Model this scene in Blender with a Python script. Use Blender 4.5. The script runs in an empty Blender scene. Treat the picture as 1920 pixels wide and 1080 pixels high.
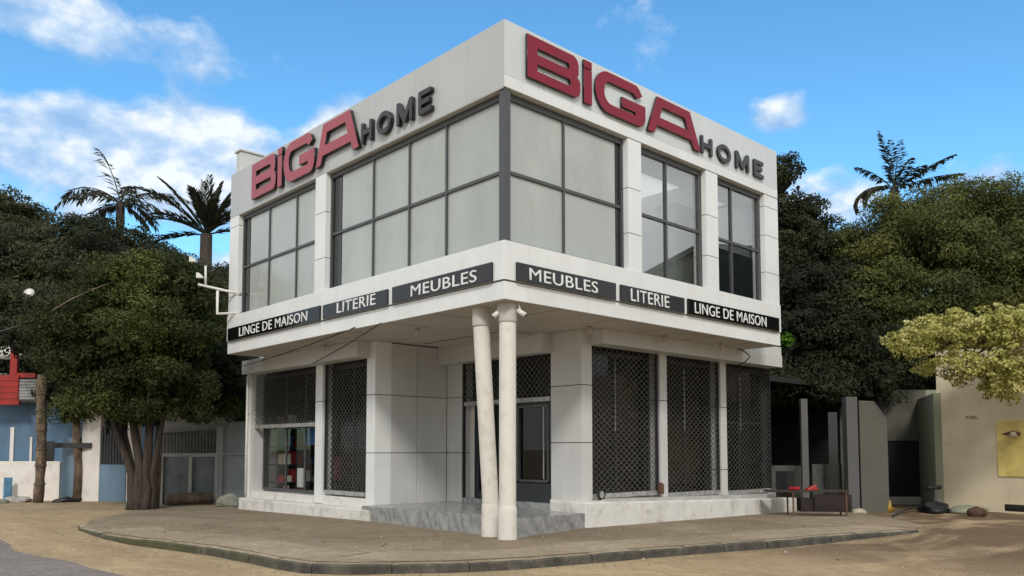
import bpy, math, random
import numpy as np
from mathutils import Vector
R = math.radians
C = bpy.context.scene.collection
S = bpy.context.scene
rnd = random.Random(7)

# ------------------------------------------------------------------ camera
cam_d = bpy.data.cameras.new('camera'); cam = bpy.data.objects.new('camera', cam_d); C.objects.link(cam)
cam.location = (-9.006, -9.846, 1.5)
cam.rotation_euler = (R(90 + 3.688), 0, R(-42.998))
cam_d.sensor_width = 36; cam_d.lens = 1521.7 / 1920 * 36
cam_d.shift_y = (744.58 - 540) / 1920
cam_d.clip_end = 3000
S.camera = cam
S.view_settings.view_transform = 'Standard'; S.view_settings.look = 'None'
S.view_settings.exposure = 0.14; S.view_settings.gamma = 1.0
S.render.resolution_x = 1024; S.render.resolution_y = 576

# ------------------------------------------------------------------ node helper
class NT:
    def __init__(self, nt): self.nt = nt
    def n(self, t, **kw):
        nd = self.nt.nodes.new(t)
        for k, v in kw.items():
            if k.startswith('_'): setattr(nd, k[1:], v)
        return nd
    def l(self, a, b): self.nt.links.new(a, b)
    def set(self, sock, v):
        if isinstance(v, bpy.types.NodeSocket): self.l(v, sock)
        else: sock.default_value = v
    def m(self, op, a, b=0.0, c=None, clamp=False):
        nd = self.nt.nodes.new('ShaderNodeMath'); nd.operation = op; nd.use_clamp = clamp
        self.set(nd.inputs[0], a); self.set(nd.inputs[1], b)
        if c is not None: self.set(nd.inputs[2], c)
        return nd.outputs[0]
    def noise(self, vec, scale, detail=4, rough=0.55, dist=0.0):
        nd = self.nt.nodes.new('ShaderNodeTexNoise')
        if vec is not None: self.l(vec, nd.inputs['Vector'])
        nd.inputs['Scale'].default_value = scale; nd.inputs['Detail'].default_value = detail
        nd.inputs['Roughness'].default_value = rough; nd.inputs['Distortion'].default_value = dist
        return nd.outputs['Fac']
    def ramp(self, fac, stops):
        nd = self.nt.nodes.new('ShaderNodeValToRGB'); cr = nd.color_ramp
        while len(cr.elements) < len(stops): cr.elements.new(0.5)
        for e, (p, c) in zip(cr.elements, stops):
            e.position = p; e.color = (c[0], c[1], c[2], 1) if not isinstance(c, (int, float)) else (c, c, c, 1)
        self.l(fac, nd.inputs[0]); return nd.outputs[0]
    def mix(self, fac, a, b, mode='MIX'):
        nd = self.nt.nodes.new('ShaderNodeMix'); nd.data_type = 'RGBA'; nd.blend_type = mode
        self.set(nd.inputs[0], fac)
        for i, v in ((6, a), (7, b)):
            if isinstance(v, tuple): v = (v[0], v[1], v[2], 1)
            self.set(nd.inputs[i], v)
        return nd.outputs[2]
    def mapping(self, vec, scale=(1, 1, 1), loc=(0, 0, 0), rot=(0, 0, 0)):
        nd = self.nt.nodes.new('ShaderNodeMapping'); self.l(vec, nd.inputs[0])
        nd.inputs['Scale'].default_value = scale; nd.inputs['Location'].default_value = loc
        nd.inputs['Rotation'].default_value = rot; return nd.outputs[0]

# ------------------------------------------------------------------ world and sun
SUN = Vector((-0.54, -0.57, 0.62)).normalized()
sun_el = math.asin(SUN.z); sun_az = math.atan2(SUN.x, SUN.y)
W = bpy.data.worlds.new('World'); S.world = W; W.use_nodes = True
W.node_tree.nodes.clear()
w = NT(W.node_tree)
out = w.n('ShaderNodeOutputWorld')
tc = w.n('ShaderNodeTexCoord'); D = tc.outputs['Generated']
sky = w.n('ShaderNodeTexSky'); sky.sky_type = 'NISHITA'; sky.sun_disc = False
sky.sun_elevation = sun_el; sky.sun_rotation = sun_az
sky.air_density = 1.0; sky.dust_density = 0.35; sky.ozone_density = 3.0
hs = w.n('ShaderNodeHueSaturation'); hs.inputs['Saturation'].default_value = 1.17; hs.inputs['Value'].default_value = 1.50
w.l(sky.outputs[0], hs.inputs['Color'])
SKYC = w.mix(1.0, hs.outputs[0], (0.83, 1.045, 0.985), 'MULTIPLY')
bg1 = w.n('ShaderNodeBackground'); w.l(SKYC, bg1.inputs[0]); bg1.inputs[1].default_value = 0.142
sx = w.n('ShaderNodeSeparateXYZ'); w.l(D, sx.inputs[0])
az = w.m('MULTIPLY', w.m('ARCTAN2', sx.outputs[0], sx.outputs[1]), 180 / math.pi)
el = w.m('MULTIPLY', w.m('ARCSINE', sx.outputs[2]), 180 / math.pi)
# cloud density: fbm over the direction plus where the cloud banks lie (degrees of azimuth and elevation)
cx = w.n('ShaderNodeCombineXYZ'); w.l(az, cx.inputs[0]); w.l(w.m('MULTIPLY', el, 1.5), cx.inputs[1])
cx.inputs[2].default_value = 9.59
def fbm(vec): return w.noise(vec, 0.155, 9, 0.54, 0.0)
n1 = fbm(cx.outputs[0])
cy = w.n('ShaderNodeCombineXYZ'); w.l(w.m('ADD', az, -0.4), cy.inputs[0]); w.l(w.m('ADD', w.m('MULTIPLY', el, 1.5), 1.6), cy.inputs[1])
cy.inputs[2].default_value = 9.59
n2 = fbm(cy.outputs[0])
banks = [(20, 19.0, 11.5, 2.9, .37), (21.5, 21.8, 3.6, 2.0, .26), (31.2, 21.0, 2.7, 2.8, .38), (12, 17.8, 6, 3.0, .23), (19, 24.9, 8, 1.6, .22), (9, 26.0, 7, 3.0, .30), (25, 16.0, 13, 2.0, .20),
         (61.5, 21.7, 2.1, 1.3, .35), (64, 16.5, 6, 2.2, .20), (73.5, 15.2, 3.4, 1.7, .29), (14.5, 14.6, 1.3, .8, .32), (70, 12, 10, 2.4, .22), (20, 11.5, 14, 1.8, .25)]
bias = None
for a, e, sa, se, am in banks:
    q = w.m('ADD', w.m('POWER', w.m('ABSOLUTE', w.m('MULTIPLY', w.m('SUBTRACT', az, a), 1 / sa)), 2.0),
            w.m('POWER', w.m('ABSOLUTE', w.m('MULTIPLY', w.m('SUBTRACT', el, e), 1 / se)), 2.0))
    gsn = w.m('MULTIPLY', w.m('EXPONENT', w.m('MULTIPLY', w.m('POWER', q, 1.6), -1.0)), am)
    bias = gsn if bias is None else w.m('ADD', bias, gsn)
# unseen broad overcast added overhead and behind the viewer for neutral fill light
fwd = w.m('ADD', w.m('MULTIPLY', sx.outputs[0], .682), w.m('MULTIPLY', sx.outputs[1], .731))
fill_deck = w.m('SUBTRACT', w.m('MULTIPLY', sx.outputs[2], 1.0), w.m('MULTIPLY', fwd, 1.15))
fill_deck = w.m('MULTIPLY', w.m('ADD', fill_deck, 0.46, clamp=True), 2.2, clamp=True)
bias = w.m('ADD', bias, w.m('MULTIPLY', fill_deck, 0.60))
d0 = w.m('ADD', n1, bias)
cov = w.m('MULTIPLY', w.m('SUBTRACT', d0, 0.625), 5.0, clamp=True)
cov = w.m('MULTIPLY', w.m('SMOOTH_MIN', cov, 1.0, 0.1), 0.96)
lit = w.m('ADD', w.m('MULTIPLY', w.m('SUBTRACT', n1, n2), 3.6), 0.42)
lit = w.m('ADD', lit, w.m('MULTIPLY', w.m('SUBTRACT', d0, 0.80), 1.1), clamp=True)
ccol = w.ramp(lit, [(0.0, (.30, .50, .80)), (0.42, (.44, .61, .85)), (0.72, (.64, .76, .91)), (1.0, (.88, .92, .96))])
ccol = w.mix(fill_deck, ccol, (0.85, 0.87, 0.875))
bg2 = w.n('ShaderNodeBackground'); w.l(ccol, bg2.inputs[0]); bg2.inputs[1].default_value = 1.0
mx = w.n('ShaderNodeMixShader'); w.l(cov, mx.inputs[0]); w.l(bg1.outputs[0], mx.inputs[1]); w.l(bg2.outputs[0], mx.inputs[2])
w.l(mx.outputs[0], out.inputs[0])
sl = bpy.data.lights.new('sun', 'SUN'); sl.energy = 1.75; sl.angle = R(10); sl.color = (1.0, .965, .91)
so = bpy.data.objects.new('sun', sl); C.objects.link(so); so.rotation_euler = SUN.to_track_quat('Z', 'Y').to_euler()

# ------------------------------------------------------------------ materials
def mat(name, col, rough=0.6, var=0.0, scale=6.0, metal=0.0, spec=0.5, bump=0.0, bscale=40.0, coat=0.0, stain=None, stretch=(1, 1, 1), col2=None):
    m = bpy.data.materials.new(name); m.use_nodes = True
    t = NT(m.node_tree); b = m.node_tree.nodes['Principled BSDF']
    b.inputs['Roughness'].default_value = rough; b.inputs['Metallic'].default_value = metal
    b.inputs['Specular IOR Level'].default_value = spec; b.inputs['Coat Weight'].default_value = coat
    b.inputs['Coat Roughness'].default_value = 0.04
    geo = t.n('ShaderNodeNewGeometry'); pos = t.mapping(geo.outputs['Position'], stretch)
    if var > 0 or col2:
        f = t.noise(pos, scale, 5, 0.6)
        c2 = col2 or tuple(max(0, c * (1 - var)) for c in col)
        c1 = col if col2 else tuple(c * (1 + var * .35) for c in col)
        c = t.ramp(f, [(0.32, c2), (0.62, c1)])
    else:
        rgb = t.n('ShaderNodeRGB'); rgb.outputs[0].default_value = (*col, 1); c = rgb.outputs[0]
    if name in ('white_composite_panel', 'cool_white_panel', 'grey_white_panel', 'painted_panel'):
        k = t.ramp(geo.outputs['Random Per Island'], [(0, (.93, .93, .93)), (1, (1, 1, 1))]); c = t.mix(1.0, c, k, 'MULTIPLY')
        st_ = t.ramp(t.noise(t.mapping(geo.outputs['Position'], (7, 7, .45)), 1.0, 5, .7), [(.54, 0.0), (.74, .26)]); c = t.mix(st_, c, tuple(q * .62 for q in col))
    if stain:
        sc, ssc, amt = stain
        f2 = t.ramp(t.noise(pos, ssc, 6, 0.65, 0.4), [(0.50, 0.0), (0.68, 1.0)])
        c = t.mix(t.m('MULTIPLY', f2, amt), c, sc)
    t.l(c, b.inputs['Base Color'])
    if bump > 0:
        bp = t.n('ShaderNodeBump'); bp.inputs['Strength'].default_value = bump; bp.inputs['Distance'].default_value = 0.02
        t.l(t.noise(pos, bscale, 4, 0.6), bp.inputs['Height']); t.l(bp.outputs[0], b.inputs['Normal'])
    return m
def glass(name, tint, refl=1.0, rough=0.01, base=0.03):
    m = bpy.data.materials.new(name); m.use_nodes = True; t = NT(m.node_tree); m.node_tree.nodes.clear()
    o = t.n('ShaderNodeOutputMaterial'); tr = t.n('ShaderNodeBsdfTransparent'); tr.inputs[0].default_value = (*tint, 1)
    gl = t.n('ShaderNodeBsdfGlossy'); gl.inputs['Roughness'].default_value = rough
    fr = t.n('ShaderNodeFresnel'); fr.inputs[0].default_value = 1.5
    mxs = t.n('ShaderNodeMixShader'); t.l(t.m('MULTIPLY', t.m('ADD', fr.outputs[0], base), refl, clamp=True), mxs.inputs[0])
    t.l(tr.outputs[0], mxs.inputs[1]); t.l(gl.outputs[0], mxs.inputs[2]); t.l(mxs.outputs[0], o.inputs[0])
    return m
M = {}
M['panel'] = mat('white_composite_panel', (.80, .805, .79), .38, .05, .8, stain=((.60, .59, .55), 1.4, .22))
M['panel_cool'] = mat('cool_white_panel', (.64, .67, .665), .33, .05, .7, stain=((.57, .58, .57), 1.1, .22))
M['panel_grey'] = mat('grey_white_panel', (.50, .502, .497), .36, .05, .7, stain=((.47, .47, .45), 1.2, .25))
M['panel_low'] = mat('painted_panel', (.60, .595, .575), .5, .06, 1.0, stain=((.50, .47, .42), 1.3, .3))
M['joint'] = mat('joint_shadow_gap', (.06, .06, .06), .8)
M['soffit'] = mat('soffit_board', (.50, .47, .42), .55, .08, 1.2)
M['core'] = mat('blockwork_core', (.35, .34, .32), .9)
M['frame'] = mat('grey_aluminium', (.085, .088, .090), .4, .1, 5, .3)
M['frame_dark'] = mat('charcoal_aluminium', (.022, .025, .028), .4, .1, 5)
M['film'] = mat('plastic_window_film', (.41, .44, .405), .35, .12, .7, coat=.6, stain=((.33, .355, .32), 1.6, .6), bump=.28, bscale=3.0, stretch=(1, 1, .5))
M['glass_room'] = glass('solar_window_glass', (.90, .94, .91), .95, .012, .33)
M['glass_dark'] = glass('tinted_window_glass', (.60, .66, .66), .8, .01, .0)
M['glass_shop'] = glass('shop_window_glass', (.94, .96, .96), .6, .01, .0)
M['darkpane'] = mat('dark_pane', (.018, .022, .022), .08, .2, 2)
M['red'] = mat('crimson_acrylic', (.235, .010, .030), .5, .08, 2, spec=.3)
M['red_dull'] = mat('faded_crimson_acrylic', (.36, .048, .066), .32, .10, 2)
M['blackacr'] = mat('black_acrylic', (.012, .013, .018), .22, .1, 3)
M['signblack'] = mat('black_sign_panel', (.005, .005, .005), .12, .2, 3, spec=.3, coat=.08)
M['signgrey'] = mat('charcoal_sign_panel', (.021, .022, .024), .25, .2, 2.5, spec=.4)
M['white_letter'] = mat('white_sign_letters', (.80, .80, .78), .4)
M['plaster'] = mat('white_plaster', (.70, .675, .63), .8, .10, 2.2, bump=.25, bscale=18, stain=((.33, .28, .22), 2.6, .55))
M['column'] = mat('cream_column_paint', (.72, .68, .61), .65, .05, 1.6, bump=.12, bscale=25, stain=((.46, .40, .32), 5.5, .40))
M['wire'] = mat('galvanised_wire', (.13, .125, .118), .5, .3, 9, .4)
M['rail'] = mat('galvanised_rail', (.42, .42, .40), .5, .3, 8, .3, stain=((.16, .12, .09), 7, .6))
M['rust'] = mat('rusted_steel', (.13, .065, .04), .8, .4, 14)
M['black'] = mat('black_rubber', (.012, .012, .012), .6)
M['interior'] = mat('room_white', (.80, .80, .78), .8, .05, 2)
def diffuser():
    m = bpy.data.materials.new('milky_sheet'); m.use_nodes = True; t = NT(m.node_tree); m.node_tree.nodes.clear()
    o = t.n('ShaderNodeOutputMaterial'); a = t.n('ShaderNodeBsdfTranslucent'); a.inputs[0].default_value = (.9, .9, .88, 1); b = t.n('ShaderNodeBsdfDiffuse'); b.inputs[0].default_value = (.8, .8, .78, 1)
    x = t.n('ShaderNodeMixShader'); x.inputs[0].default_value = .35; t.l(a.outputs[0], x.inputs[1]); t.l(b.outputs[0], x.inputs[2]); t.l(x.outputs[0], o.inputs[0]); return m
M['diffuser'] = diffuser()
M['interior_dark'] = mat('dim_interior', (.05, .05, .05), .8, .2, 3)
M['cab'] = mat('pale_cabinet', (.88, .90, .84), .5)
M['carton'] = mat('cardboard', (.52, .44, .33), .8, .1, 4)
M['doorblue'] = mat('dark_blue_door', (.010, .016, .024), .3, .2, 3, coat=.2)
M['whiteplastic'] = mat('white_plastic', (.72, .70, .64), .4, .06, 5)
def marble():
    m = mat('grey_marble', (.30, .30, .29), .25); t = NT(m.node_tree); b = m.node_tree.nodes['Principled BSDF']
    geo = t.n('ShaderNodeNewGeometry'); p = t.mapping(geo.outputs['Position'], (1.2, 1.2, .8), (0, 0, 0), (0.4, .5, .9))
    wv = t.n('ShaderNodeTexWave'); t.l(p, wv.inputs[0]); wv.inputs['Scale'].default_value = 1.3; wv.inputs['Distortion'].default_value = 14; wv.inputs['Detail'].default_value = 5; wv.inputs['Detail Roughness'].default_value = .7
    f = t.noise(p, 5, 6, .65, 1.0)
    c = t.ramp(wv.outputs['Fac'], [(0.0, (.20, .20, .20)), (0.08, (.30, .30, .295)), (.7, (.335, .335, .33)), (1, (.39, .39, .38))])
    c = t.mix(t.ramp(f, [(.4, 0.0), (.7, .6)]), c, (.22, .215, .205)); t.l(c, b.inputs['Base Color'])
    return m
M['marble'] = marble()
def ground_mat(name, base, dark, light, wet=None, streak=(1, 1, 1), rough=.9, brick=0.0, rot=0.0):
    m = mat(name, base, rough); t = NT(m.node_tree); b = m.node_tree.nodes['Principled BSDF']
    geo = t.n('ShaderNodeNewGeometry'); P0 = geo.outputs['Position']; p = t.mapping(P0, streak, (0, 0, 0), (0, 0, rot))
    f1 = t.noise(p, .55, 6, .62, .6); f2 = t.noise(p, 5.0, 7, .7, .2); f3 = t.noise(P0, 45, 4, .7)
    c = t.ramp(f1, [(.33, dark), (.52, base), (.70, light)])
    c = t.mix(t.ramp(f2, [(.36, .55), (.56, 0.0)]), c, tuple(x * .62 for x in base))
    c = t.mix(t.ramp(f2, [(.55, 0.0), (.74, .45)]), c, light)
    c = t.mix(t.ramp(f3, [(.25, .40), (.55, 0.0)]), c, tuple(x * .5 for x in base))
    if wet:
        fw = t.noise(t.mapping(P0, (.5, 1.1, 1), (3.1, .4, 0), (0, 0, -.15)), .6, 5, .6, .8)
        msk = t.ramp(fw, [(.40, 0.0), (.55, .92)])
        sp = t.n('ShaderNodeSeparateXYZ'); t.l(P0, sp.inputs[0])
        lim = t.m('MULTIPLY', t.m('ADD', sp.outputs[0], -.5), .22, clamp=True)
        msk = t.m('MULTIPLY', msk, lim)
        c = t.mix(msk, c, wet)
    f4 = t.noise(t.mapping(P0, (2.2, .55, 1), (0, 0, 0), (0, 0, rot)), 9, 6, .75, .3)
    c = t.mix(t.ramp(f4, [(.34, .60), (.50, 0.0)]), c, tuple(x * .45 for x in base)); c = t.mix(t.ramp(f4, [(.56, 0.0), (.72, .5)]), c, tuple(min(.6, x * 1.35) for x in light))
    h = t.m('ADD', t.m('ADD', t.m('MULTIPLY', f3, .5), f2), f4)
    if brick:
        bt = t.n('ShaderNodeTexBrick'); t.l(t.mapping(P0, (1, 1, 1), (0, 0, 0), (0, 0, R(-14))), bt.inputs[0]); bt.inputs['Scale'].default_value = 4.2
        bt.inputs['Color1'].default_value = (1, 1, 1, 1); bt.inputs['Color2'].default_value = (.86, .86, .86, 1); bt.inputs['Mortar'].default_value = (.45, .42, .38, 1)
        bt.inputs['Mortar Size'].default_value = .018; bt.inputs['Mortar Smooth'].default_value = .6
        c = t.mix(brick, c, t.mix(1.0, c, bt.outputs[0], 'MULTIPLY'))
    t.l(c, b.inputs['Base Color'])
    bp = t.n('ShaderNodeBump'); bp.inputs['Strength'].default_value = .5; bp.inputs['Distance'].default_value = .03
    t.l(h, bp.inputs['Height']); t.l(bp.outputs[0], b.inputs['Normal'])
    return m
M['sand'] = ground_mat('sandy_street', (.46, .335, .192), (.30, .213, .122), (.56, .42, .255), wet=(.105, .058, .026), streak=(1, .45, 1), brick=.5, rot=.78)
M['walk'] = ground_mat('sandy_concrete', (.275, .212, .138), (.165, .122, .078), (.36, .285, .195), streak=(.6, .6, 1))
M['walk_light'] = ground_mat('dusty_pavement', (.36, .285, .19), (.25, .19, .12), (.45, .365, .26), streak=(.7, .7, 1))
M['asphalt'] = ground_mat('worn_asphalt', (.235, .20, .185), (.19, .16, .145), (.28, .24, .215))
def kerb_mat():
    m = mat('mossy_kerb', (.12, .11, .09), .9); t = NT(m.node_tree); b = m.node_tree.nodes['Principled BSDF']
    geo = t.n('ShaderNodeNewGeometry'); P0 = geo.outputs['Position']
    c = t.ramp(t.noise(P0, 3.2, 6, .7), [(.3, (.030, .029, .025)), (.5, (.075, .069, .056)), (.75, (.17, .145, .11))])
    sp = t.n('ShaderNodeSeparateXYZ'); t.l(P0, sp.inputs[0])
    gr = t.m('MULTIPLY', t.ramp(t.noise(P0, 2.0, 5, .7), [(.36, 0.0), (.52, 1.0)]), t.m('MULTIPLY', t.m('ADD', sp.outputs[1], 0.2), .55, clamp=True))
    c = t.mix(t.m('MULTIPLY', gr, .8), c, (.068, .066, .020)); t.l(c, b.inputs['Base Color'])
    bp = t.n('ShaderNodeBump'); bp.inputs['Strength'].default_value = .6; bp.inputs['Distance'].default_value = .03
    t.l(t.noise(P0, 14, 6, .7), bp.inputs['Height']); t.l(bp.outputs[0], b.inputs['Normal'])
    return m
M['kerb'] = kerb_mat()
def leaf_mat(name, a, b_, c_, sc=.9, transl=.25):
    m = bpy.data.materials.new(name); m.use_nodes = True; t = NT(m.node_tree); b = m.node_tree.nodes['Principled BSDF']
    geo = t.n('ShaderNodeNewGeometry'); f = t.noise(geo.outputs['Position'], sc, 3, .6)
    f = t.m('ADD', t.m('MULTIPLY', f, .75), t.m('ADD', t.m('MULTIPLY', geo.outputs['Random Per Island'], .16), .07))
    c = t.ramp(f, [(.34, a), (.55, b_), (.78, c_)]); t.l(c, b.inputs['Base Color'])
    b.inputs['Roughness'].default_value = .65; b.inputs['Specular IOR Level'].default_value = .18
    tl = t.n('ShaderNodeBsdfTranslucent'); t.l(c, tl.inputs[0]); ms = t.n('ShaderNodeMixShader'); ms.inputs[0].default_value = transl
    o = m.node_tree.nodes['Material Output']; t.l(b.outputs[0], ms.inputs[1]); t.l(tl.outputs[0], ms.inputs[2]); t.l(ms.outputs[0], o.inputs[0])
    return m
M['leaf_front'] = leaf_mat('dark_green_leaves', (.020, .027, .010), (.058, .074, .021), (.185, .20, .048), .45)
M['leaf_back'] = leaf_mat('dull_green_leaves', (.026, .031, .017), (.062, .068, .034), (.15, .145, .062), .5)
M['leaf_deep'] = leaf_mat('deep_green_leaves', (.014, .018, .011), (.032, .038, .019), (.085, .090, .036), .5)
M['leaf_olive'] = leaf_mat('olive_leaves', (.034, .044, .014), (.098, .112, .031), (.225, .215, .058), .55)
M['leaf_sunlit'] = leaf_mat('sunlit_yellow_leaves', (.17, .18, .045), (.48, .45, .13), (.92, .84, .48), 2.6, .3)  # golden sunlight put into the leaf and blossom colour
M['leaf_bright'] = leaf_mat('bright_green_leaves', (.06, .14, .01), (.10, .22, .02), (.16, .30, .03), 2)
M['leaf_palm'] = leaf_mat('palm_leaves', (.024, .027, .018), (.045, .048, .027), (.085, .085, .045), 1.2)
M['bark'] = mat('dark_bark', (.055, .040, .030), .9, .5, 5, bump=.9, bscale=9, stretch=(3, 3, .6))
M['bark_pale'] = mat('flaking_bark', (.13, .092, .062), .9, .6, 4, bump=.9, bscale=7, stretch=(2, 2, .7), stain=((.34, .24, .15), 5, .6))
M['wallwhite'] = mat('street_white_wall', (.78, .73, .67), .85, .08, 1.5, stain=((.36, .31, .26), 1.6, .35))
M['wallblue'] = mat('faded_blue_wall', (.105, .18, .265), .8, .25, .9, stain=((.045, .07, .10), 1.2, .6), stretch=(1, 1, .4))
M['panelblue'] = mat('blue_gate_panel', (.15, .235, .315), .6, .25, 1.5, stretch=(1, 1, .3))
M['wallgreyblue'] = mat('grey_blue_concrete', (.175, .19, .20), .85, .35, 1.4, stain=((.085, .085, .085), 2.0, .6), stretch=(1, 1, .6))
M['wallpale'] = mat('pale_stained_wall', (.33, .345, .345), .85, .15, 1.2, stain=((.20, .33, .34), .9, .7))
M['slat'] = mat('dark_metal_slat', (.035, .036, .037), .6, .3, 4)
M['rail_bar'] = mat('grey_baluster', (.12, .12, .115), .8, .3, 4)
M['redpaint'] = mat('red_paint', (.36, .020, .014), .4, .25, 3)
M['tin'] = mat('weathered_tin', (.33, .33, .31), .6, .25, 3, stretch=(1, 1, 2))
M['wood'] = mat('weathered_wood', (.14, .10, .07), .9, .5, 3, bump=.5, bscale=12, stretch=(3, 3, .5))
M['stone'] = mat('rough_stone', (.25, .25, .20), .95, .3, 5, bump=.8, bscale=9)
M['greywall'] = mat('grey_render_wall', (.115, .108, .088), .9, .12, 1.2, stain=((.09, .085, .07), 1.2, .5))
M['greycol'] = mat('grey_painted_column', (.105, .102, .097), .7, .12, 1.5)
M['greenwall'] = mat('grey_green_wall', (.27, .275, .195), .85, .12, 1.2)
M['beige'] = mat('beige_render_wall', (.78, .67, .475), .88, .07, .9, stain=((.47, .40, .28), 1.1, .4))
M['sunpatch'] = mat('sunlight_patch', (.85, .66, .22), .45, .25, 2.2)  # sunlight on the wall painted as a yellow base colour
M['dark_render'] = mat('dark_green_render', (.035, .041, .039), .8, .15, 1.0)
M['darkwood'] = mat('sooty_wood', (.045, .032, .026), .85, .4, 4)
M['darkcloth'] = mat('dark_brown_cloth', (.024, .015, .012), .9, .4, 6)
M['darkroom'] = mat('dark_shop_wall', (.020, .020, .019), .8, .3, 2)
M['shopglass'] = mat('greenish_glass_panel', (.075, .085, .072), .2, .35, 3)
M['yellow'] = mat('yellow_paint', (.42, .25, .03), .5, .2, 8)
M['tarp'] = mat('black_tarpaulin', (.014, .015, .018), .5, .3, 6)
M['brownstone'] = mat('brown_clod', (.085, .045, .028), .9, .4, 9, bump=.7, bscale=14)
M['paleconc'] = mat('pale_concrete', (.42, .40, .37), .9, .2, 3)
M['cloth_red'] = mat('red_cloth', (.35, .012, .018), .8)
M['poster'] = mat('blue_poster', (.04, .13, .33), .6)
M['bluecap'] = mat('blue_plank_paint', (.10, .25, .40), .6, .4, 3)

# ------------------------------------------------------------------ mesh helpers
class MB:
    def __init__(self): self.v = []; self.f = []; self.mi = []
    def add(self, vs, fs, mi=0):
        o = len(self.v); self.v += [tuple(p) for p in vs]
        for f in fs: self.f.append([i + o for i in f]); self.mi.append(mi)
    def box(self, x0, x1, y0, y1, z0, z1, mi=0):
        if x0 > x1: x0, x1 = x1, x0
        if y0 > y1: y0, y1 = y1, y0
        self.hexa([(x0, y0, z0), (x1, y0, z0), (x1, y1, z0), (x0, y1, z0), (x0, y0, z1), (x1, y0, z1), (x1, y1, z1), (x0, y1, z1)], mi)
    def hexa(self, p, mi=0):
        self.add(p, [(3, 2, 1, 0), (4, 5, 6, 7), (0, 1, 5, 4), (1, 2, 6, 5), (2, 3, 7, 6), (3, 0, 4, 7)], mi)
    def prism(self, poly, z0, z1, mi=0):     # poly counter-clockwise; z0/z1 numbers or functions
        n = len(poly); f0 = z0 if callable(z0) else (lambda x, y: z0); f1 = z1 if callable(z1) else (lambda x, y: z1)
        vs = [(x, y, f0(x, y)) for x, y in poly] + [(x, y, f1(x, y)) for x, y in poly]
        fs = [list(range(n - 1, -1, -1)), list(range(n, 2 * n))] + [(i, (i + 1) % n, n + (i + 1) % n, n + i) for i in range(n)]
        self.add(vs, fs, mi)
    def wall(self, a, b, t, z0, z1, mi=0):    # upright slab from a to b, thickness t to the left of a->b
        d = Vector((b[0] - a[0], b[1] - a[1])).normalized(); nx, ny = -d.y * t, d.x * t
        poly = [a, b, (b[0] + nx, b[1] + ny), (a[0] + nx, a[1] + ny)]
        if t < 0: poly = poly[::-1]
        self.prism(poly, z0, z1, mi)
    def tube(self, pts, r, n=8, mi=0, caps=True):
        pts = [Vector(p) for p in pts]; rs = r if isinstance(r, (list, tuple)) else [r] * len(pts)
        o = len(self.v); prev = None
        for i, p in enumerate(pts):
            t = (pts[min(i + 1, len(pts) - 1)] - pts[max(i - 1, 0)]).normalized()
            if prev is None: u = t.orthogonal().normalized()
            else: u = (prev - t * prev.dot(t)).normalized()
            prev = u; vv = t.cross(u)
            for k in range(n):
                a = 2 * math.pi * k / n; self.v.append(tuple(p + (u * math.cos(a) + vv * math.sin(a)) * rs[i]))
        for i in range(len(pts) - 1):
            for k in range(n):
                a = o + i * n + k; b = o + i * n + (k + 1) % n
                self.f.append([a, b, b + n, a + n]); self.mi.append(mi)
        if caps:
            self.f.append([o + k for k in range(n)][::-1]); self.mi.append(mi)
            e = o + (len(pts) - 1) * n; self.f.append([e + k for k in range(n)]); self.mi.append(mi)
    def blob(self, c, rad, seed=0, amp=.2, nu=12, nv=8, mi=0, flat=True):
        rr = random.Random(seed); ph = [(rr.uniform(0, 6), rr.uniform(0, 6), rr.uniform(1.5, 3.5)) for _ in range(4)]
        o = len(self.v)
        for j in range(nv + 1):
            th = math.pi * j / nv
            for i in range(nu):
                a = 2 * math.pi * i / nu
                k = 1 + amp * sum(math.sin(p[0] + p[2] * a) * math.cos(p[1] + p[2] * th) for p in ph) / 2
                z = c[2] + rad[2] * math.cos(th) * k
                if flat: z = max(z, c[2] - rad[2] * .55)
                self.v.append((c[0] + rad[0] * math.sin(th) * math.cos(a) * k, c[1] + rad[1] * math.sin(th) * math.sin(a) * k, z))
        for j in range(nv):
            for i in range(nu):
                a = o + j * nu + i; b = o + j * nu + (i + 1) % nu; self.f.append([a, a + nu, b + nu, b]); self.mi.append(mi)
    def build(self, name, mats, parent=None, smooth=False, bevel=0.0):
        me = bpy.data.meshes.new(name); me.from_pydata(self.v, [], self.f)
        for m in (mats if isinstance(mats, (list, tuple)) else [mats]): me.materials.append(m)
        me.polygons.foreach_set('material_index', self.mi)
        if smooth: me.polygons.foreach_set('use_smooth', [True] * len(self.f))
        me.update(); o = bpy.data.objects.new(name, me); C.objects.link(o)
        if parent is not None: o.parent = parent; o.matrix_parent_inverse = pinv(parent)
        if bevel:
            bv = o.modifiers.new('bevel', 'BEVEL'); bv.width = bevel; bv.segments = 2; bv.limit_method = 'ANGLE'; bv.angle_limit = R(40)
        return o
def pinv(p):      # a top-level empty only carries its location; every mesh sits at the world origin
    from mathutils import Matrix
    return Matrix.Identity(4) if p.parent is not None else Matrix.Translation(p.location).inverted()
def tag(o, label=None, cat=None, group=None, kind=None):
    if label: o['label'] = label
    if cat: o['category'] = cat
    if group: o['group'] = group
    if kind: o['kind'] = kind
    return o
def thing(name, label, cat, loc=(0, 0, 0), group=None):
    o = bpy.data.objects.new(name, None); o.empty_display_size = .2; C.objects.link(o); o.location = loc
    return tag(o, label, cat, group)

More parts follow.
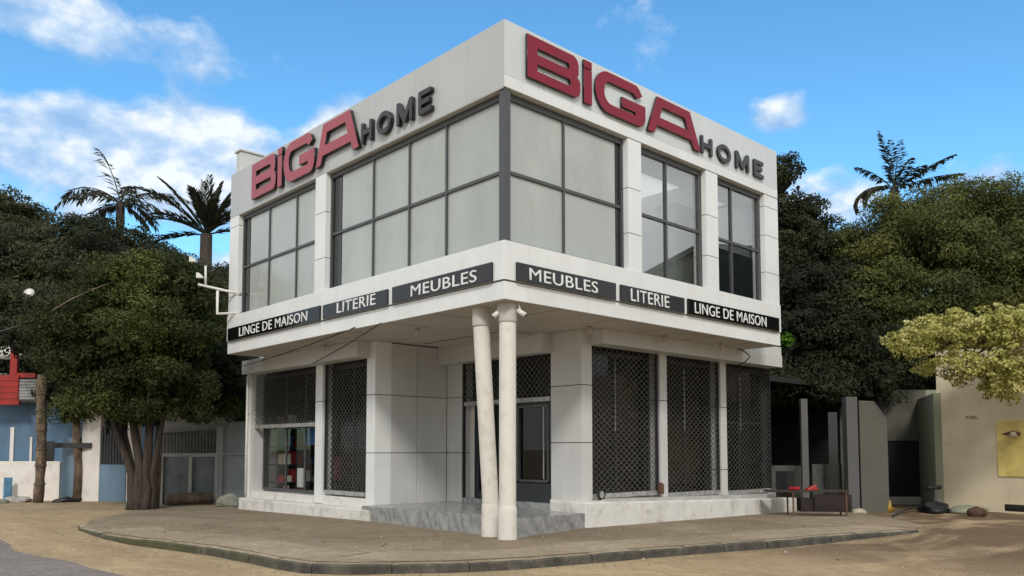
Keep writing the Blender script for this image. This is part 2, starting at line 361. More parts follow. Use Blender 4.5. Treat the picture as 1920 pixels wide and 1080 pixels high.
# ------------------------------------------------------------------ ground
def g(x, y):
    s = max(-70.0, min(50.0, x + y)); return -0.0125 * s
def sst(a, b, v):
    t = max(0.0, min(1.0, (v - a) / (b - a))); return t * t * (3 - 2 * t)
def road(x, y):
    m = (1 - sst(4.5, 9.5, x)) * (1 - .75 * sst(3.0, 9.5, y) - .25 * sst(8.5, 11.5, y))
    return g(x, y) - .012 - .125 * m
xs = [-1500, -400, -150, -70, -40] + [(-28 + .8 * i) for i in range(71)] + [40, 70, 150, 400, 1500]
mb = MB(); n = len(xs)
mb.v = [(x, y, road(x, y)) for y in xs for x in xs]
mb.f = [[j * n + i, j * n + i + 1, (j + 1) * n + i + 1, (j + 1) * n + i] for j in range(n - 1) for i in range(n - 1)]; mb.mi = [0] * len(mb.f)
tag(mb.build('ground', M['sand'], smooth=True), kind='structure')
# kerb top edge (street side) left to right
KT = [(-3.95, 8.9), (-4.23, 7.88), (-4.32, 5.9), (-4.22, 4.7), (-4.03, 3.77), (-3.84, 2.49), (-3.82, 1.3), (-3.85, .45), (-3.78, -.35), (-3.42, -.86), (-2.95, -1.16),
      (-2.35, -1.58), (-1.6, -1.88), (-.86, -2.05), (.07, -2.19), (.97, -2.32), (1.88, -2.5), (2.87, -2.7), (3.82, -2.90), (4.77, -3.02), (5.76, -3.18), (6.75, -3.42), (7.6, -3.62)]
def offset(pl, d):
    o = []
    for i, p in enumerate(pl):
        a = Vector(pl[max(i - 1, 0)]); b = Vector(pl[min(i + 1, len(pl) - 1)]); t = (b - a).normalized(); o.append((p[0] - t.y * d, p[1] + t.x * d))
    return o
def dense(pl, step):
    o = []
    for a, b in zip(pl[:-1], pl[1:]):
        k = max(1, int(math.dist(a, b) / step))
        o += [(a[0] + (b[0] - a[0]) * i / k, a[1] + (b[1] - a[1]) * i / k) for i in range(k)]
    return o + [pl[-1]]
KD = dense(KT, .22); rk = random.Random(3)
KI = offset(KD, .15); KO = [(x + rk.uniform(-.005, .005), y + rk.uniform(-.005, .005)) for x, y in KD]
poly = KI + [(8.8, -3.3), (10.2, -2.2), (12.0, -.6), (12.6, 3), (12.6, 15), (2.2, 15), (.6, 15.8), (-.9, 14.4), (-1.8, 12.6), (-2.6, 11.2), (-3.4, 10.1)]
mb = MB(); mb.prism(poly, lambda x, y: g(x, y) - .3, lambda x, y: g(x, y)); tag(mb.build('sidewalk', M['walk']), kind='structure')
nk = len(KD)
# kerb stones laid end to end along the pavement edge
cum = [0.0]
for a, b in zip(KD[:-1], KD[1:]): cum.append(cum[-1] + math.dist(a, b))
def at_s(s_):
    s_ = max(0.0, min(cum[-1] - 1e-4, s_)); k = next(q for q in range(nk - 1) if cum[q + 1] >= s_); f = (s_ - cum[k]) / (cum[k + 1] - cum[k])
    o_ = Vector(KD[k]).lerp(Vector(KD[k + 1]), f); i_ = Vector(KI[k]).lerp(Vector(KI[k + 1]), f); return o_, (i_ - o_).normalized()
mb = MB(); s0 = 0.0
while s0 < cum[-1] - .1:
    ln = rk.uniform(.75, 1.05); s1 = min(cum[-1], s0 + ln - .014); ns_ = 7; jo = rk.uniform(-.012, .012); jz = rk.uniform(-.016, .004); o0 = len(mb.v)
    for q in range(ns_ + 1):
        o_, nn_ = at_s(s0 + (s1 - s0) * q / ns_); e_ = .010 if q in (0, ns_) else 0.0; wob = rk.uniform(-.004, .004); z = g(*o_) + jz - .004 - e_ + rk.uniform(-.002, .002)
        for off_, zz_ in ((jo - .012, -.32), (jo - .004 + e_ + wob, -.026), (jo + .020 + e_, 0.0), (.148, 0.002), (.15, -.32)): p_ = o_ + nn_ * off_; mb.v.append((p_.x, p_.y, z + zz_ if zz_ > -.3 else g(*o_) - .32))
    for q in range(ns_):
        for k in range(4): a = o0 + q * 5 + k; mb.f.append([a, a + 5, a + 6, a + 1]); mb.mi.append(1 if k == 2 else 0)
    mb.f.append([o0 + k for k in range(5)]); mb.mi.append(0); mb.f.append([o0 + ns_ * 5 + k for k in range(4, -1, -1)]); mb.mi.append(0)
    s0 += ln
tag(mb.build('kerb', [M['kerb'], M['walk_light']]), kind='structure')
mb = MB(); KA = offset(KD, .152); wd_ = [1.25 + .12 * math.sin(i * .35) + rk.uniform(-.03, .03) for i in range(nk)]; KB = [(a[0] + (b[0] - a[0]) / .15 * q, a[1] + (b[1] - a[1]) / .15 * q) for a, b, q in zip(KD, KI, wd_)]
for i in range(nk):
    for p_ in (KA[i], KB[i]): mb.v.append((p_[0], p_[1], g(*p_) + .005))
for i in range(8, nk - 1): mb.f.append([2 * i, 2 * i + 2, 2 * i + 3, 2 * i + 1]); mb.mi.append(0)
tag(mb.build('pavement_strip', M['walk_light']), kind='structure')
mb = MB(); ys = [-10 + i for i in range(60)]
def edge(y): return -5.72 + .16 * math.sin(y * .9) + .07 * math.sin(y * 2.3) - .06 * max(0, 1 - y) ** 1.4
for y in ys:
    for k in range(4): x = -12.5 + (edge(y) + 12.5) * k / 3; mb.v.append((x, y, road(x, y) + .006))
for i in range(len(ys) - 1):
    for k in range(3): a = i * 4 + k; mb.f.append([a, a + 1, a + 5, a + 4]); mb.mi.append(0)
tag(mb.build('asphalt_road', M['asphalt'], smooth=True), kind='structure')
mb = MB()   # a worn patch of pale setts at the asphalt edge
for i in range(8):
    for j in range(5):
        if rk.random() < .12: continue
        x = -5.62 + .125 * j - .02 * i; y = -.35 + .135 * i; a = .052
        zz = road(x, y)
        mb.prism([(x - a, y - a), (x + a, y - a), (x + a, y + a), (x - a, y + a)], zz - .02, zz + .008)
tag(mb.build('paving_setts', M['paleconc']), kind='structure')

mb = MB(); rp_ = random.Random(17)
for k in range(900):
    if k < 420: i = rp_.randrange(nk - 1); x, y = KD[i]; x += (KD[i][0] - KI[i][0]) / .15 * abs(rp_.gauss(.05, .35)); y += (KD[i][1] - KI[i][1]) / .15 * abs(rp_.gauss(.05, .35)); z = road(x, y)
    elif k < 620: x, y = rp_.uniform(-5.5, 9), rp_.uniform(-6.5, -2.5); z = road(x, y); x -= .0
    else: i = rp_.randrange(nk - 1); q = rp_.uniform(.2, 3.2); x = KD[i][0] + (KI[i][0] - KD[i][0]) / .15 * q; y = KD[i][1] + (KI[i][1] - KD[i][1]) / .15 * q; z = g(x, y) + .004
    if k >= 420 and k < 620 and y > -2.3 - .18 * x - .9: continue
    r_ = rp_.uniform(.005, .017) * (1.8 if rp_.random() < .06 else 1); a = rp_.uniform(0, 6)
    vs = [(x + r_ * math.cos(a + t), y + r_ * .8 * math.sin(a + t), z - .004) for t in (0, 1.3, 2.5, 3.7, 5)] + [(x + r_ * .6 * math.cos(a + t), y + r_ * .5 * math.sin(a + t), z + r_ * .55) for t in (0, 1.3, 2.5, 3.7, 5)]
    mb.add(vs, [(9, 8, 7, 6, 5)[::-1]] + [(q, (q + 1) % 5, 5 + (q + 1) % 5, 5 + q) for q in range(5)], rp_.choice((0, 0, 1, 2)))
tag(mb.build('gravel', [M['stone'], M['brownstone'], M['paleconc']]), kind='stuff')
# ------------------------------------------------------------------ the shop building
def FR(mb, u0, u1, v0, v1, w0, w1, mi=0): mb.box(u0, u1, -w0, -w1, v0, v1, mi)      # right facade: u = x, v = z, w outward (-y)
def FL(mb, u0, u1, v0, v1, w0, w1, mi=0): mb.box(-w0, -w1, u0, u1, v0, v1, mi)      # left facade: u = y, v = z, w outward (-x)
LX, LY = 9.06, 10.80
Z0, Z1, Z2, Z3 = 4.0, 4.985, 7.625, 8.80
shop = thing('shop_building', 'white two-storey corner shop clad in panels with dark-framed upper windows', 'building', (0, 0, 0))
def panels(mb, F, us, vs, w1, w0=-.03, gap=.006, mi=0):
    for a, b in zip(us[:-1], us[1:]):
        for c, d in zip(vs[:-1], vs[1:]): F(mb, a + gap, b - gap, c + gap * (c != vs[0]), d - gap * (d != vs[-1]), w0, w1, mi)
# structural cores (dark joints show between the panels)
mb = MB()
mb.box(.04, LX - .04, .04, LY - .04, Z0 + .03, Z1 - .03)
mb.box(.04, LX - .02, .04, .34, Z2 + .01, Z3 - .02); mb.box(.04, .34, .34, LY - .02, Z2 + .01, Z3 - .02)
mb.box(LX - .3, LX - .02, .34, LY - .02, Z2 + .01, Z3 - .05); mb.box(.34, LX - .3, LY - .3, LY - .02, Z2 + .01, Z3 - .05)
mb.build('joint_backing', M['joint'], shop)
mb = MB(); mb.box(.34, LX - .3, .34, 1.0, 7.66, 7.85); mb.box(.34, 3.6, 1.0, LY - .3, 7.66, 7.85); mb.box(3.6, LX - .3, 3.35, LY - .3, 7.66, 7.85); mb.build('roof', M['core'], shop)
mb = MB(); mb.add([(3.6, 1.0, 7.70), (LX - .3, 1.0, 7.70), (LX - .3, 3.35, 7.70), (3.6, 3.35, 7.70)], [(0, 1, 2, 3)]); mb.build('added_rooflight', M['diffuser'], shop)   # milky sheet in an added roof opening, to brighten the front room
# parapet band
uL = [0.0, 1.02, 2.57, 4.16, 5.98, 7.75, 9.05, 10.27, LY]
uR = [0.0, .94, 2.40, 4.21, 5.84, 7.53, LX]
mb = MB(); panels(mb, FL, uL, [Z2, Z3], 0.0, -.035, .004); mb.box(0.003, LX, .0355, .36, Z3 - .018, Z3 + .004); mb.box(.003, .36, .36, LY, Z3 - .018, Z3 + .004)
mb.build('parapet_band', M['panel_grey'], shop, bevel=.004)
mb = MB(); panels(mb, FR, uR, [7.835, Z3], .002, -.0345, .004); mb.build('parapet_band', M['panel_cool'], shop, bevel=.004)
uR2 = [0.0, .43, 1.68, 3.05, 4.6, 6.35, 8.35, LX]
mb = MB(); panels(mb, FR, uR2, [Z2, 7.832], .004, -.0345, .003); mb.build('parapet_band', M['panel'], shop, bevel=.003)
mb = MB(); mb.box(.003, LX, .0355, .30, Z2 - .012, Z2 - .001); mb.box(.003, .30, .30, LY, Z2 - .012, Z2 - .001); mb.build('band_soffit', M['panel_low'], shop)
# fascia: upper row proud of the lower row, a lip between
fL = [0.0, .59, 2.34, 3.85, 6.06, 8.01, 10.02, LY]; fR = [0.0, .55, 2.11, 3.66, 5.19, 6.76, 8.34, LX]
mb = MB()
panels(mb, FL, fL, [4.325, Z1], .028, -.034, .004); panels(mb, FL, fL, [Z0, 4.305], 0.0, -.034, .004)
fR2 = [-.0275] + fR[1:]
panels(mb, FR, fR2, [4.325, Z1], .028, -.0335, .004); panels(mb, FR, fR, [Z0, 4.305], .0, -.0335, .004)
mb.box(.0, LX, .036, .30, Z1 - .025, Z1 - .004); mb.box(.0, .30, .30, LY, Z1 - .025, Z1 - .004)
mb.build('fascia', M['panel'], shop, bevel=.004)
# end walls
mb = MB(); mb.box(LX - .002, LX + .03, .06, LY, Z0 + .01, Z3 - .03); mb.box(.06, LX, LY + .001, LY + .03, Z0 + .01, Z3 - .03)
mb.box(LX - .30, LX - .004, .62, LY - .3, Z1, 7.64); mb.box(.62, LX - .31, LY - .25, LY - .004, Z1, 7.64)
mb.build('end_wall', M['panel_cool'], shop)
# raised parapet across the back left end
mb = MB(); mb.prism([(.02, 10.28), (2.6, 10.28), (2.6, 10.56), (.02, 10.56)], 8.2, 9.33); mb.prism([(-.02, 10.24), (2.64, 10.24), (2.64, 10.60), (-.02, 10.60)], 9.33, 9.39)
mb.build('raised_parapet', M['panel_low'], shop, bevel=.02)
# piers of the upper storey
def pier(F, u0, u1, joints, wd=-.36):
    m_ = MB(); vs = [Z1 + .001] + joints + [Z2 - .013]
    for a, b in zip(vs[:-1], vs[1:]): F(m_, u0, u1, a + .006 * (a != vs[0]), b - .006, 0.002, wd)
    F(m_, u0 + .012, u1 - .012, Z1, Z2 - .013, -.012, wd + .02, 1)
    return m_.build('pier', [M['panel'], M['joint']], shop, bevel=.004)
pier(FR, 3.285, 3.70, [5.72, 6.62]); pier(FR, 5.98, 6.43, [5.72, 6.62]); pier(FR, 8.44, LX, [5.72, 6.62, 7.32])
pier(FL, 5.85, 6.30, [5.72, 6.75]); pier(FL, 10.28, LY, [5.5, 7.35])
# upper windows
WD = -.17
def window(F, u0, u1, mull, mid, panes, fr=.065, side=None, bot=.06):
    f = MB(); fm = M['frame']
    F(f, u0, u1, Z2 - .13, Z2 - .013, WD - .06, WD + .045); F(f, u0, u1, Z1, Z1 + bot, WD - .06, WD + .045)
    F(f, u0, u0 + fr, Z1 + bot, Z2 - .13, WD - .06, WD + .045); F(f, u1 - fr, u1, Z1 + bot, Z2 - .13, WD - .06, WD + .045)
    for m_ in mull: F(f, m_ - .022, m_ + .022, Z1 + bot, Z2 - .13, WD - .05, WD + .04)
    xs_ = [u0 + fr] + [q for m_ in mull for q in (m_ - .028, m_ + .028)] + [u1 - fr]
    for a, b in zip(xs_[::2], xs_[1::2]): F(f, a, b, mid - .03, mid + .03, WD - .045, WD + .036)
    win = f.build('window', fm, shop, bevel=.004)
    for a, b, c, d, mt in panes:
        p = MB()
        if mt.startswith('glass'): p.add([(a, -WD, c), (b, -WD, c), (b, -WD, d), (a, -WD, d)], [(0, 1, 2, 3)])
        else: F(p, a, b, c, d, WD - .012, WD)
        p.build('pane', M[mt], win)
    return win
Za, Zb = Z1 + .06, Z2 - .13; MID = 6.235
window(FL, 6.30, 10.28, [7.42, 8.81], MID, [(6.365, 9.90, Za, Zb, 'film'), (9.93, 10.215, Za, Zb, 'darkpane')], fr=.065)
window(FL, .17, 5.85, [1.745, 2.91, 4.17], MID, [(.235, 5.42, Za, Zb, 'film'), (5.45, 5.785, Za, Zb, 'darkpane')], fr=.065)
window(FR, .17, 3.285, [1.60], MID, [(.235, 3.08, Za, Zb, 'film'), (3.085, 3.22, Za, Zb, 'darkpane')], fr=.065)
window(FR, 3.70, 5.98, [4.71], MID, [(3.765, 5.915, Za, Zb, 'glass_room')], fr=.10)
window(FR, 6.43, 8.44, [7.20], MID, [(6.495, 8.375, Za, Zb, 'glass_room')], fr=.10)
mb = MB(); mb.box(.03, .17, .03, .17, Z1 - .003, Z2 - .013); mb.build('corner_post', M['frame'], shop, bevel=.006)
# the room seen through the clear upper windows
mb = MB()
mb.box(3.45, 3.55, .64, 3.4, Z1, 7.62); mb.box(3.55, LX - .31, 3.3, 3.4, Z1, 7.62); mb.box(3.55, LX - .31, .4, 1.0, 7.56, 7.62)
mb.box(6.42, 6.5, .40, 3.3, Z1, 7.56); mb.box(3.55, LX - .31, .36, 3.3, Z1 - .028, Z1 + .01)
mb.build('room_wall', M['interior'], shop)
mb = MB(); mb.box(6.52, LX - .32, .46, .52, Z1 + .012, 6.16); mb.build('dark_reflection_sheet', M['darkpane'], shop)  # dark sheet added so the lower panes look like a dark reflection
o = MB(); o.box(5.75, 6.38, .66, 1.2, Z1 + .012, 6.95); o.box(5.72, 6.40, .64, 1.22, 6.95, 6.99); tag(o.build('wardrobe', M['cab'], bevel=.01), 'tall pale wardrobe standing behind the middle right-hand upper window', 'wardrobe')
o = MB(); o.box(3.7, 4.30, .75, 1.2, Z1, 5.62); o.box(3.7, 4.30, .745, .75, 5.28, 5.33, 1); tag(o.build('cardboard_box', [M['carton'], M['whiteplastic']], bevel=.01), 'large tan carton behind the lower left pane of the middle right-hand upper window', 'box')
# ------------------------------------------------ ground floor
WX, WY, DX = 1.35, 1.40, 3.44                      # left wall plane, right wall plane, door wall plane
mb = MB()
mb.box(.03, LX - .02, .04, 1.0, Z0 - .006, Z0 + .028); mb.box(.03, 1.0, 1.0, LY - .02, Z0 - .006, Z0 + .028); mb.box(1.0, LX - .02, 1.0, LY - .02, Z0 - .004, Z0 + .028)
mb.box(1.75, 3.13, 2.5, 5.35, 3.94, Z0 - .005); mb.build('soffit', M['soffit'], shop)
SM = [(.05, .99, y, y + .012, Z0 - .0085, Z0 - .0055) for y in (1.9, 3.4, 5.0, 6.8, 8.8)] + [(x, x + .012, .05, .99, Z0 - .0085, Z0 - .0055) for x in (1.4, 3.0, 4.7, 6.4, 8.0)] + [(2.2, 2.25, 2.6, 5.2, 3.936, 3.945)]
for b_ in SM: mb = MB(); mb.box(*b_); mb.build('soffit_seam', M['joint'], shop)
LB = 3.66                                          # underside of the lintels
mb = MB(); mb.prism([(1.0, 6.1), (1.40, 6.1), (1.40, 12.1), (1.0, 12.1)], LB - .04, Z0 - .007); mb.box(1.36, 3.4, 12.1, 12.3, 0.0, Z0 - .01)
mb.build('lintel', M['panel_low'], shop, bevel=.006)
mb = MB(); mb.prism([(3.67, 1.0), (10.97, 1.0), (10.97, 1.45), (3.67, 1.45)], LB + .02, Z0 - .007)
mb.box(LX + .002, 10.97, 1.02, 1.44, Z0 - .0065, Z0 + .22); mb.build('lintel', M['panel_low'], shop, bevel=.006)
mb = MB(); mb.box(3.13, DX, 2.26, 5.84, 3.56, Z0 - .007); mb.build('lintel', M['panel_low'], shop, bevel=.006)
def gpier(name, x0, x1, y0, y1, z0, js, mt='panel_low', zt=Z0 - .008):
    m_ = MB(); vs = [z0] + js + [zt]
    for a, b in zip(vs[:-1], vs[1:]): m_.box(x0, x1, y0, y1, a + .008 * (a != z0), b - .008 * (b != zt))
    m_.box(x0 + .015, x1 - .015, y0 + .015, y1 - .015, z0 + .01, zt - .01, 1)
    return m_.build(name, [M[mt], M['joint']], shop, bevel=.005)
J1, J2 = 1.42, 2.76
gpier('pier', WX, 1.8, 5.86, 6.21, .16, [J1, J2], 'panel')
# entrance side wall in two columns of panels, jamb beside the door
m_ = MB()
for a, b in ((1.803, 2.53), (2.542, DX - .008)):
    vs = [.20, J1, J2, Z0 - .02]
    for c, d in zip(vs[:-1], vs[1:]): m_.box(a, b, 5.855, 6.0, c + .008 * (c > .3), d - .008)
m_.box(1.81, DX, 5.87, 6.02, .2, Z0 - .02, 1)
m_.build('entrance_side_wall', [M['panel_low'], M['joint']], shop, bevel=.004)
gpier('door_jamb', DX, DX + .35, 5.28, 5.85, .24, [J1, J2])
gpier('pier', DX, 3.77, WY, 2.28, .44, [1.64, 2.84], 'panel_low')
m_ = MB(); m_.prism([(DX - .02, 1.15), (3.9, 1.15), (3.9, 2.30), (DX - .02, 2.30)], -.15, .442); m_.build('pier_base', M['plaster'], shop, bevel=.012)
# window posts
gpier('window_post', WX, WX + .3, 8.22, 8.56, .17, [2.70], 'panel'); gpier('window_post', WX - .02, WX + .26, 12.26, 12.44, .10, [2.5], 'panel')
gpier('window_post', 6.11, 6.38, WY, WY + .3, .36, [2.62], 'panel_low'); gpier('window_post', 8.61, 8.87, WY, WY + .3, .33, [1.0, 2.55], 'panel_low')
# plinths, stepped sills
mb = MB(); zl = lambda x, y: .165 - .003 * (y - 5); mb.prism([(1.0, 5.45), (2.2, 5.45), (2.2, 12.26), (1.06, 12.26), (1.0, 12.1)], lambda x, y: g(x, y) - .2, zl)
mb.build('plinth', M['plaster'], shop, bevel=.03)
mb = MB(); mb.box(WX + .02, 2.0, 6.21, 8.22, .15, .36); mb.box(WX + .02, 2.0, 8.56, 12.26, .12, .33); mb.build('sill', M['plaster'], shop, bevel=.012)
mb = MB(); zr = lambda x, y: .45 - .030 * (x - 3.1)
mb.prism([(3.1, 1.0), (4.5, .965), (5.6, 1.0), (7.2, .975), (9.0, 1.01), (11.6, 1.0), (11.6, 2.0), (3.1, 2.0)], lambda x, y: g(x, y) - .2, zr); mb.build('plinth', M['plaster'], shop, bevel=.03)
mb = MB(); mb.prism([(3.9, 1.22), (11.1, 1.22), (11.1, 1.9), (3.9, 1.9)], .1, lambda x, y: .47 - .021 * (x - 3.9)); mb.build('sill', M['paleconc'], shop, bevel=.01)
# marble entrance step and threshold
mb = MB(); st = [(.56, .32), (3.06, 1.02), (3.42, 1.02), (3.44, 5.85), (1.02, 5.85), (1.0, 5.40), (.55, 1.05)]
zs = lambda x, y: .24 + .11 * max(0, 1 - (abs(x - .6) + abs(y - .9)) / 2.4)
mb.prism(st, lambda x, y: g(x, y) - .2, zs); mb.build('entrance_step', M['marble'], shop)
mb = MB(); mb.box(DX + .02, DX + .4, 2.28, 5.28, .1, .345); mb.build('threshold', M['marble'], shop)
# door: two leaves and side light behind the half-raised grille
def yz(mb, y0, y1, z0, z1, x0, x1, mi=0): mb.box(x0, x1, y0, y1, z0, z1, mi)
door = MB(); xd = DX + .22
yz(door, 2.28, 2.42, .345, 2.62, xd, xd + .12); yz(door, 3.62, 3.86, .345, 2.62, xd, xd + .12); yz(door, 4.90, 5.06, .345, 2.62, xd, xd + .12)
yz(door, 2.42, 3.62, .345, .75, xd + .01, xd + .10); yz(door, 2.42, 3.62, 2.50, 2.62, xd, xd + .12)
yz(door, 3.86, 4.90, .345, .55, xd + .01, xd + .10); yz(door, 3.86, 4.90, 2.50, 2.62, xd, xd + .12); yz(door, 5.06, 5.28, .345, 2.62, xd + .03, xd + .10, 1)
door = door.build('door', [M['doorblue'], M['whiteplastic']], shop, bevel=.006)
mb = MB(); yz(mb, 2.55, 2.60, .80, 2.48, xd - .02, xd); yz(mb, 3.50, 3.55, .80, 2.48, xd - .02, xd); yz(mb, 2.60, 3.50, .78, .83, xd - .02, xd); yz(mb, 2.60, 3.50, 2.44, 2.48, xd - .02, xd)
mb.build('glazing_bead', M['frame'], door)
for y0_, y1_, z0_ in ((2.42, 3.62, .75), (3.86, 4.90, .55)): mb = MB(); mb.add([(xd + .05, y0_, z0_), (xd + .05, y1_, z0_), (xd + .05, y1_, 2.5), (xd + .05, y0_, 2.5)], [(3, 2, 1, 0)]); mb.build('pane', M['glass_dark'], door)
mb = MB()
for i in range(38): yz(mb, 2.70, 2.73, .86 + i * .043, .885 + i * .043, xd - .012, xd - .004)
mb.build('draught_strip', M['whiteplastic'], door)
mb = MB(); mb.tube([(xd - .05, 3.70, 1.25), (xd - .05, 3.70, 1.75)], .014, 8); mb.build('handle', M['rail'], door)
# security grilles
def grille(F, u0, u1, z0, z1, wv, pitch=.118, zb=None, label=None, lift=False):
    c = MB(); hw = .0058; H = z1 - z0; pitch = .150 if F is FL else .185; rj = random.Random(int(u0 * 100))
    def wire(ua, za, ub, zb_, off):
        d = Vector((ub - ua, zb_ - za)); 
        if d.length < .02: return
        d.normalize(); nx, nz = -d.y * hw, d.x * hw
        pts = [(ua - nx, za - nz), (ub - nx, zb_ - nz), (ub + nx, zb_ + nz), (ua + nx, za + nz)]
        P_ = []
        for dw in (0, .011):
            for u, v in pts:
                u += rj.uniform(-.004, .004); P_.append((u, -(wv + off + dw), v) if F is FR else (-(wv + off + dw), u, v))
        c.hexa(P_)
    k = 1.05 if F is FL else 1.42                     # diamond slope
    L = (u1 - u0); tot = L + H * k; nlines = int(tot / pitch) + 1
    for i in range(nlines):
        s = u0 - H * k + i * pitch + .02             # rising to the right
        ua, za, ub, zb_ = s, z0, s + H * k, z1
        if ua < u0: za += (u0 - ua) / k; ua = u0
        if ub > u1: zb_ -= (ub - u1) / k; ub = u1
        if ua < ub: wire(ua, za, ub, zb_, 0)
        s2 = u0 + i * pitch + .02                    # rising to the left
        ua, za, ub, zb_ = s2, z0, s2 - H * k, z1
        if ua > u1: za += (ua - u1) / k; ua = u1
        if ub < u0: zb_ -= (u0 - ub) / k; ub = u0
        if ub < ua: wire(ua, za, ub, zb_, .0105)
    root = bpy.data.objects.new('security_grille', None); C.objects.link(root); root.parent = shop
    for ra, rb_ in ((u0 - .05, u0 - .004), (u1 + .004, u1 + .05)):
        gr = MB(); F(gr, ra, rb_, zb if zb else z0, z1, wv - .03, wv + .035); gr.build('guide_rail', M['frame_dark'], root)
    c.build('mesh_curtain', M['wire'], root)
    b = MB(); F(b, u0, u1, z0 - .10, z0, wv - .012, wv + .028); 
    for q in (.12, .4, .62, .9): F(b, u0 + (u1 - u0) * q, u0 + (u1 - u0) * q + .03, z0 - .085, z0 - .015, wv + .028, wv + .033)
    b.build('bottom_bar', M['rail'], root)
    return root
grille(FL, 8.62, 12.20, 2.19, 3.62, -WX - .10, zb=.36); grille(FL, 6.26, 8.16, .50, 3.62, -WX - .10)
grille(FR, 3.83, 6.05, .57, 3.68, -WY - .08); grille(FR, 6.44, 8.55, .50, 3.68, -WY - .08); grille(FR, 8.93, 11.05, .46, 3.68, -WY - .08)
# the door grille lies in the door wall
def FD(mb, u0, u1, v0, v1, w0, w1, mi=0): mb.box(DX - w0, DX - w1, u0, u1, v0, v1, mi)
c0 = len(shop.children)
gd = grille(FL, 2.33, 5.23, 2.64, 3.58, -DX - .06, zb=.35)
# shop windows behind the grilles
def shopwin(F, u0, u1, v0, v1, wv, mulls, fmat, gmat, bar=None):
    f = MB(); F(f, u0, u0 + .06, v0, v1, wv - .05, wv); F(f, u1 - .06, u1, v0, v1, wv - .05, wv); F(f, u0, u1, v1, v1 + .08, wv - .05, wv); F(f, u0, u1, v0 - .08, v0, wv - .05, wv)
    for m_ in mulls: F(f, m_ - .025, m_ + .025, v0, v1, wv - .05, wv - .005)
    if bar: F(f, u0 + .06, u1 - .06, bar - .03, bar + .03, wv - .055, wv - .006)
    r = f.build('shop_window', M[fmat], shop, bevel=.004)
    p = MB(); q = [(u0 + .06, v0), (u1 - .06, v0), (u1 - .06, v1), (u0 + .06, v1)]; p.add([(u, -wv + .027, v) if F is FR else (-wv + .027, u, v) for u, v in q], [(0, 1, 2, 3) if F is FR else (3, 2, 1, 0)]); p.build('pane', M[gmat], r)
shopwin(FL, 8.60, 11.95, .44, 3.5, -WX - .26, [9.55, 10.6], 'frame', 'glass_shop', 2.12)
shopwin(FL, 6.22, 8.20, .44, 3.5, -WX - .26, [7.2], 'frame_dark', 'glass_dark')
shopwin(FR, 3.78, 6.10, .55, 3.55, -WY - .30, [4.9], 'frame_dark', 'glass_dark'); shopwin(FR, 6.39, 8.60, .50, 3.55, -WY - .30, [7.5], 'frame_dark', 'glass_dark')
shopwin(FR, 8.88, 11.10, .45, 3.55, -WY - .30, [9.95], 'frame_dark', 'glass_dark', 2.2)
for (u, z0, z1) in ((4.86, 1.9, 3.45), (7.46, 1.95, 3.5), (9.98, 2.0, 3.5)):
    mb = MB(); n_ = int((z1 - z0) / .035)
    mb.tube([(u, WY + .285, z0 + i * .035) for i in range(n_)], [.018 if i % 2 else .007 for i in range(n_)], 6); mb.build('pull_chain', M['rail'], shop)
# dim shop interior shell
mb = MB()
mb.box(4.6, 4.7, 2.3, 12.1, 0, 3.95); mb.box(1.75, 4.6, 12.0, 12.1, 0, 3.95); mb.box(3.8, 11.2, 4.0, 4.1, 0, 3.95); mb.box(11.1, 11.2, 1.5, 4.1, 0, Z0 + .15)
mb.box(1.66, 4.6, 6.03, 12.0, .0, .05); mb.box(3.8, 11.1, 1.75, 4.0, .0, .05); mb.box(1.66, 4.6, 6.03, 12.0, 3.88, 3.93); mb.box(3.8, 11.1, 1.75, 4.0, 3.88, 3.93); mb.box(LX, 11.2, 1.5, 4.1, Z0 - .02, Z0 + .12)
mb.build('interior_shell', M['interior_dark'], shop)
# columns under the corner
def column(b, t, label):
    c = MB(); zb = .50
    c.tube([(b[0], b[1], -.06), (b[0], b[1], zb - .05), (b[0], b[1], zb), (b[0] + (t[0] - b[0]) * .02, b[1] + (t[1] - b[1]) * .02, zb + .06)], [.162, .160, .158, .146], 28, 0, False)
    r = c.build('column', M['column'], shop, smooth=True); tag(r, label)
    c = MB(); c.tube([(b[0] + (t[0] - b[0]) * k, b[1] + (t[1] - b[1]) * k, zb + .05 + (3.66 - zb - .05) * k) for k in (0, .25, .5, .75, 1)], .145, 28, 0, False); c.build('shaft', M['column'], r, smooth=True)
    c = MB(); c.tube([(t[0], t[1], 3.66), (t[0], t[1], 3.675), (t[0], t[1], 3.70), (t[0], t[1], Z0 - .007)], [.150, .162, .162, .162], 28, 0, False); c.build('capital', M['soffit'], r, smooth=True)
column((.33, .275), (.33, .275), 'upright white column at the corner'); column((.50, .90), (.30, .93), 'leaning white column beside the upright one')

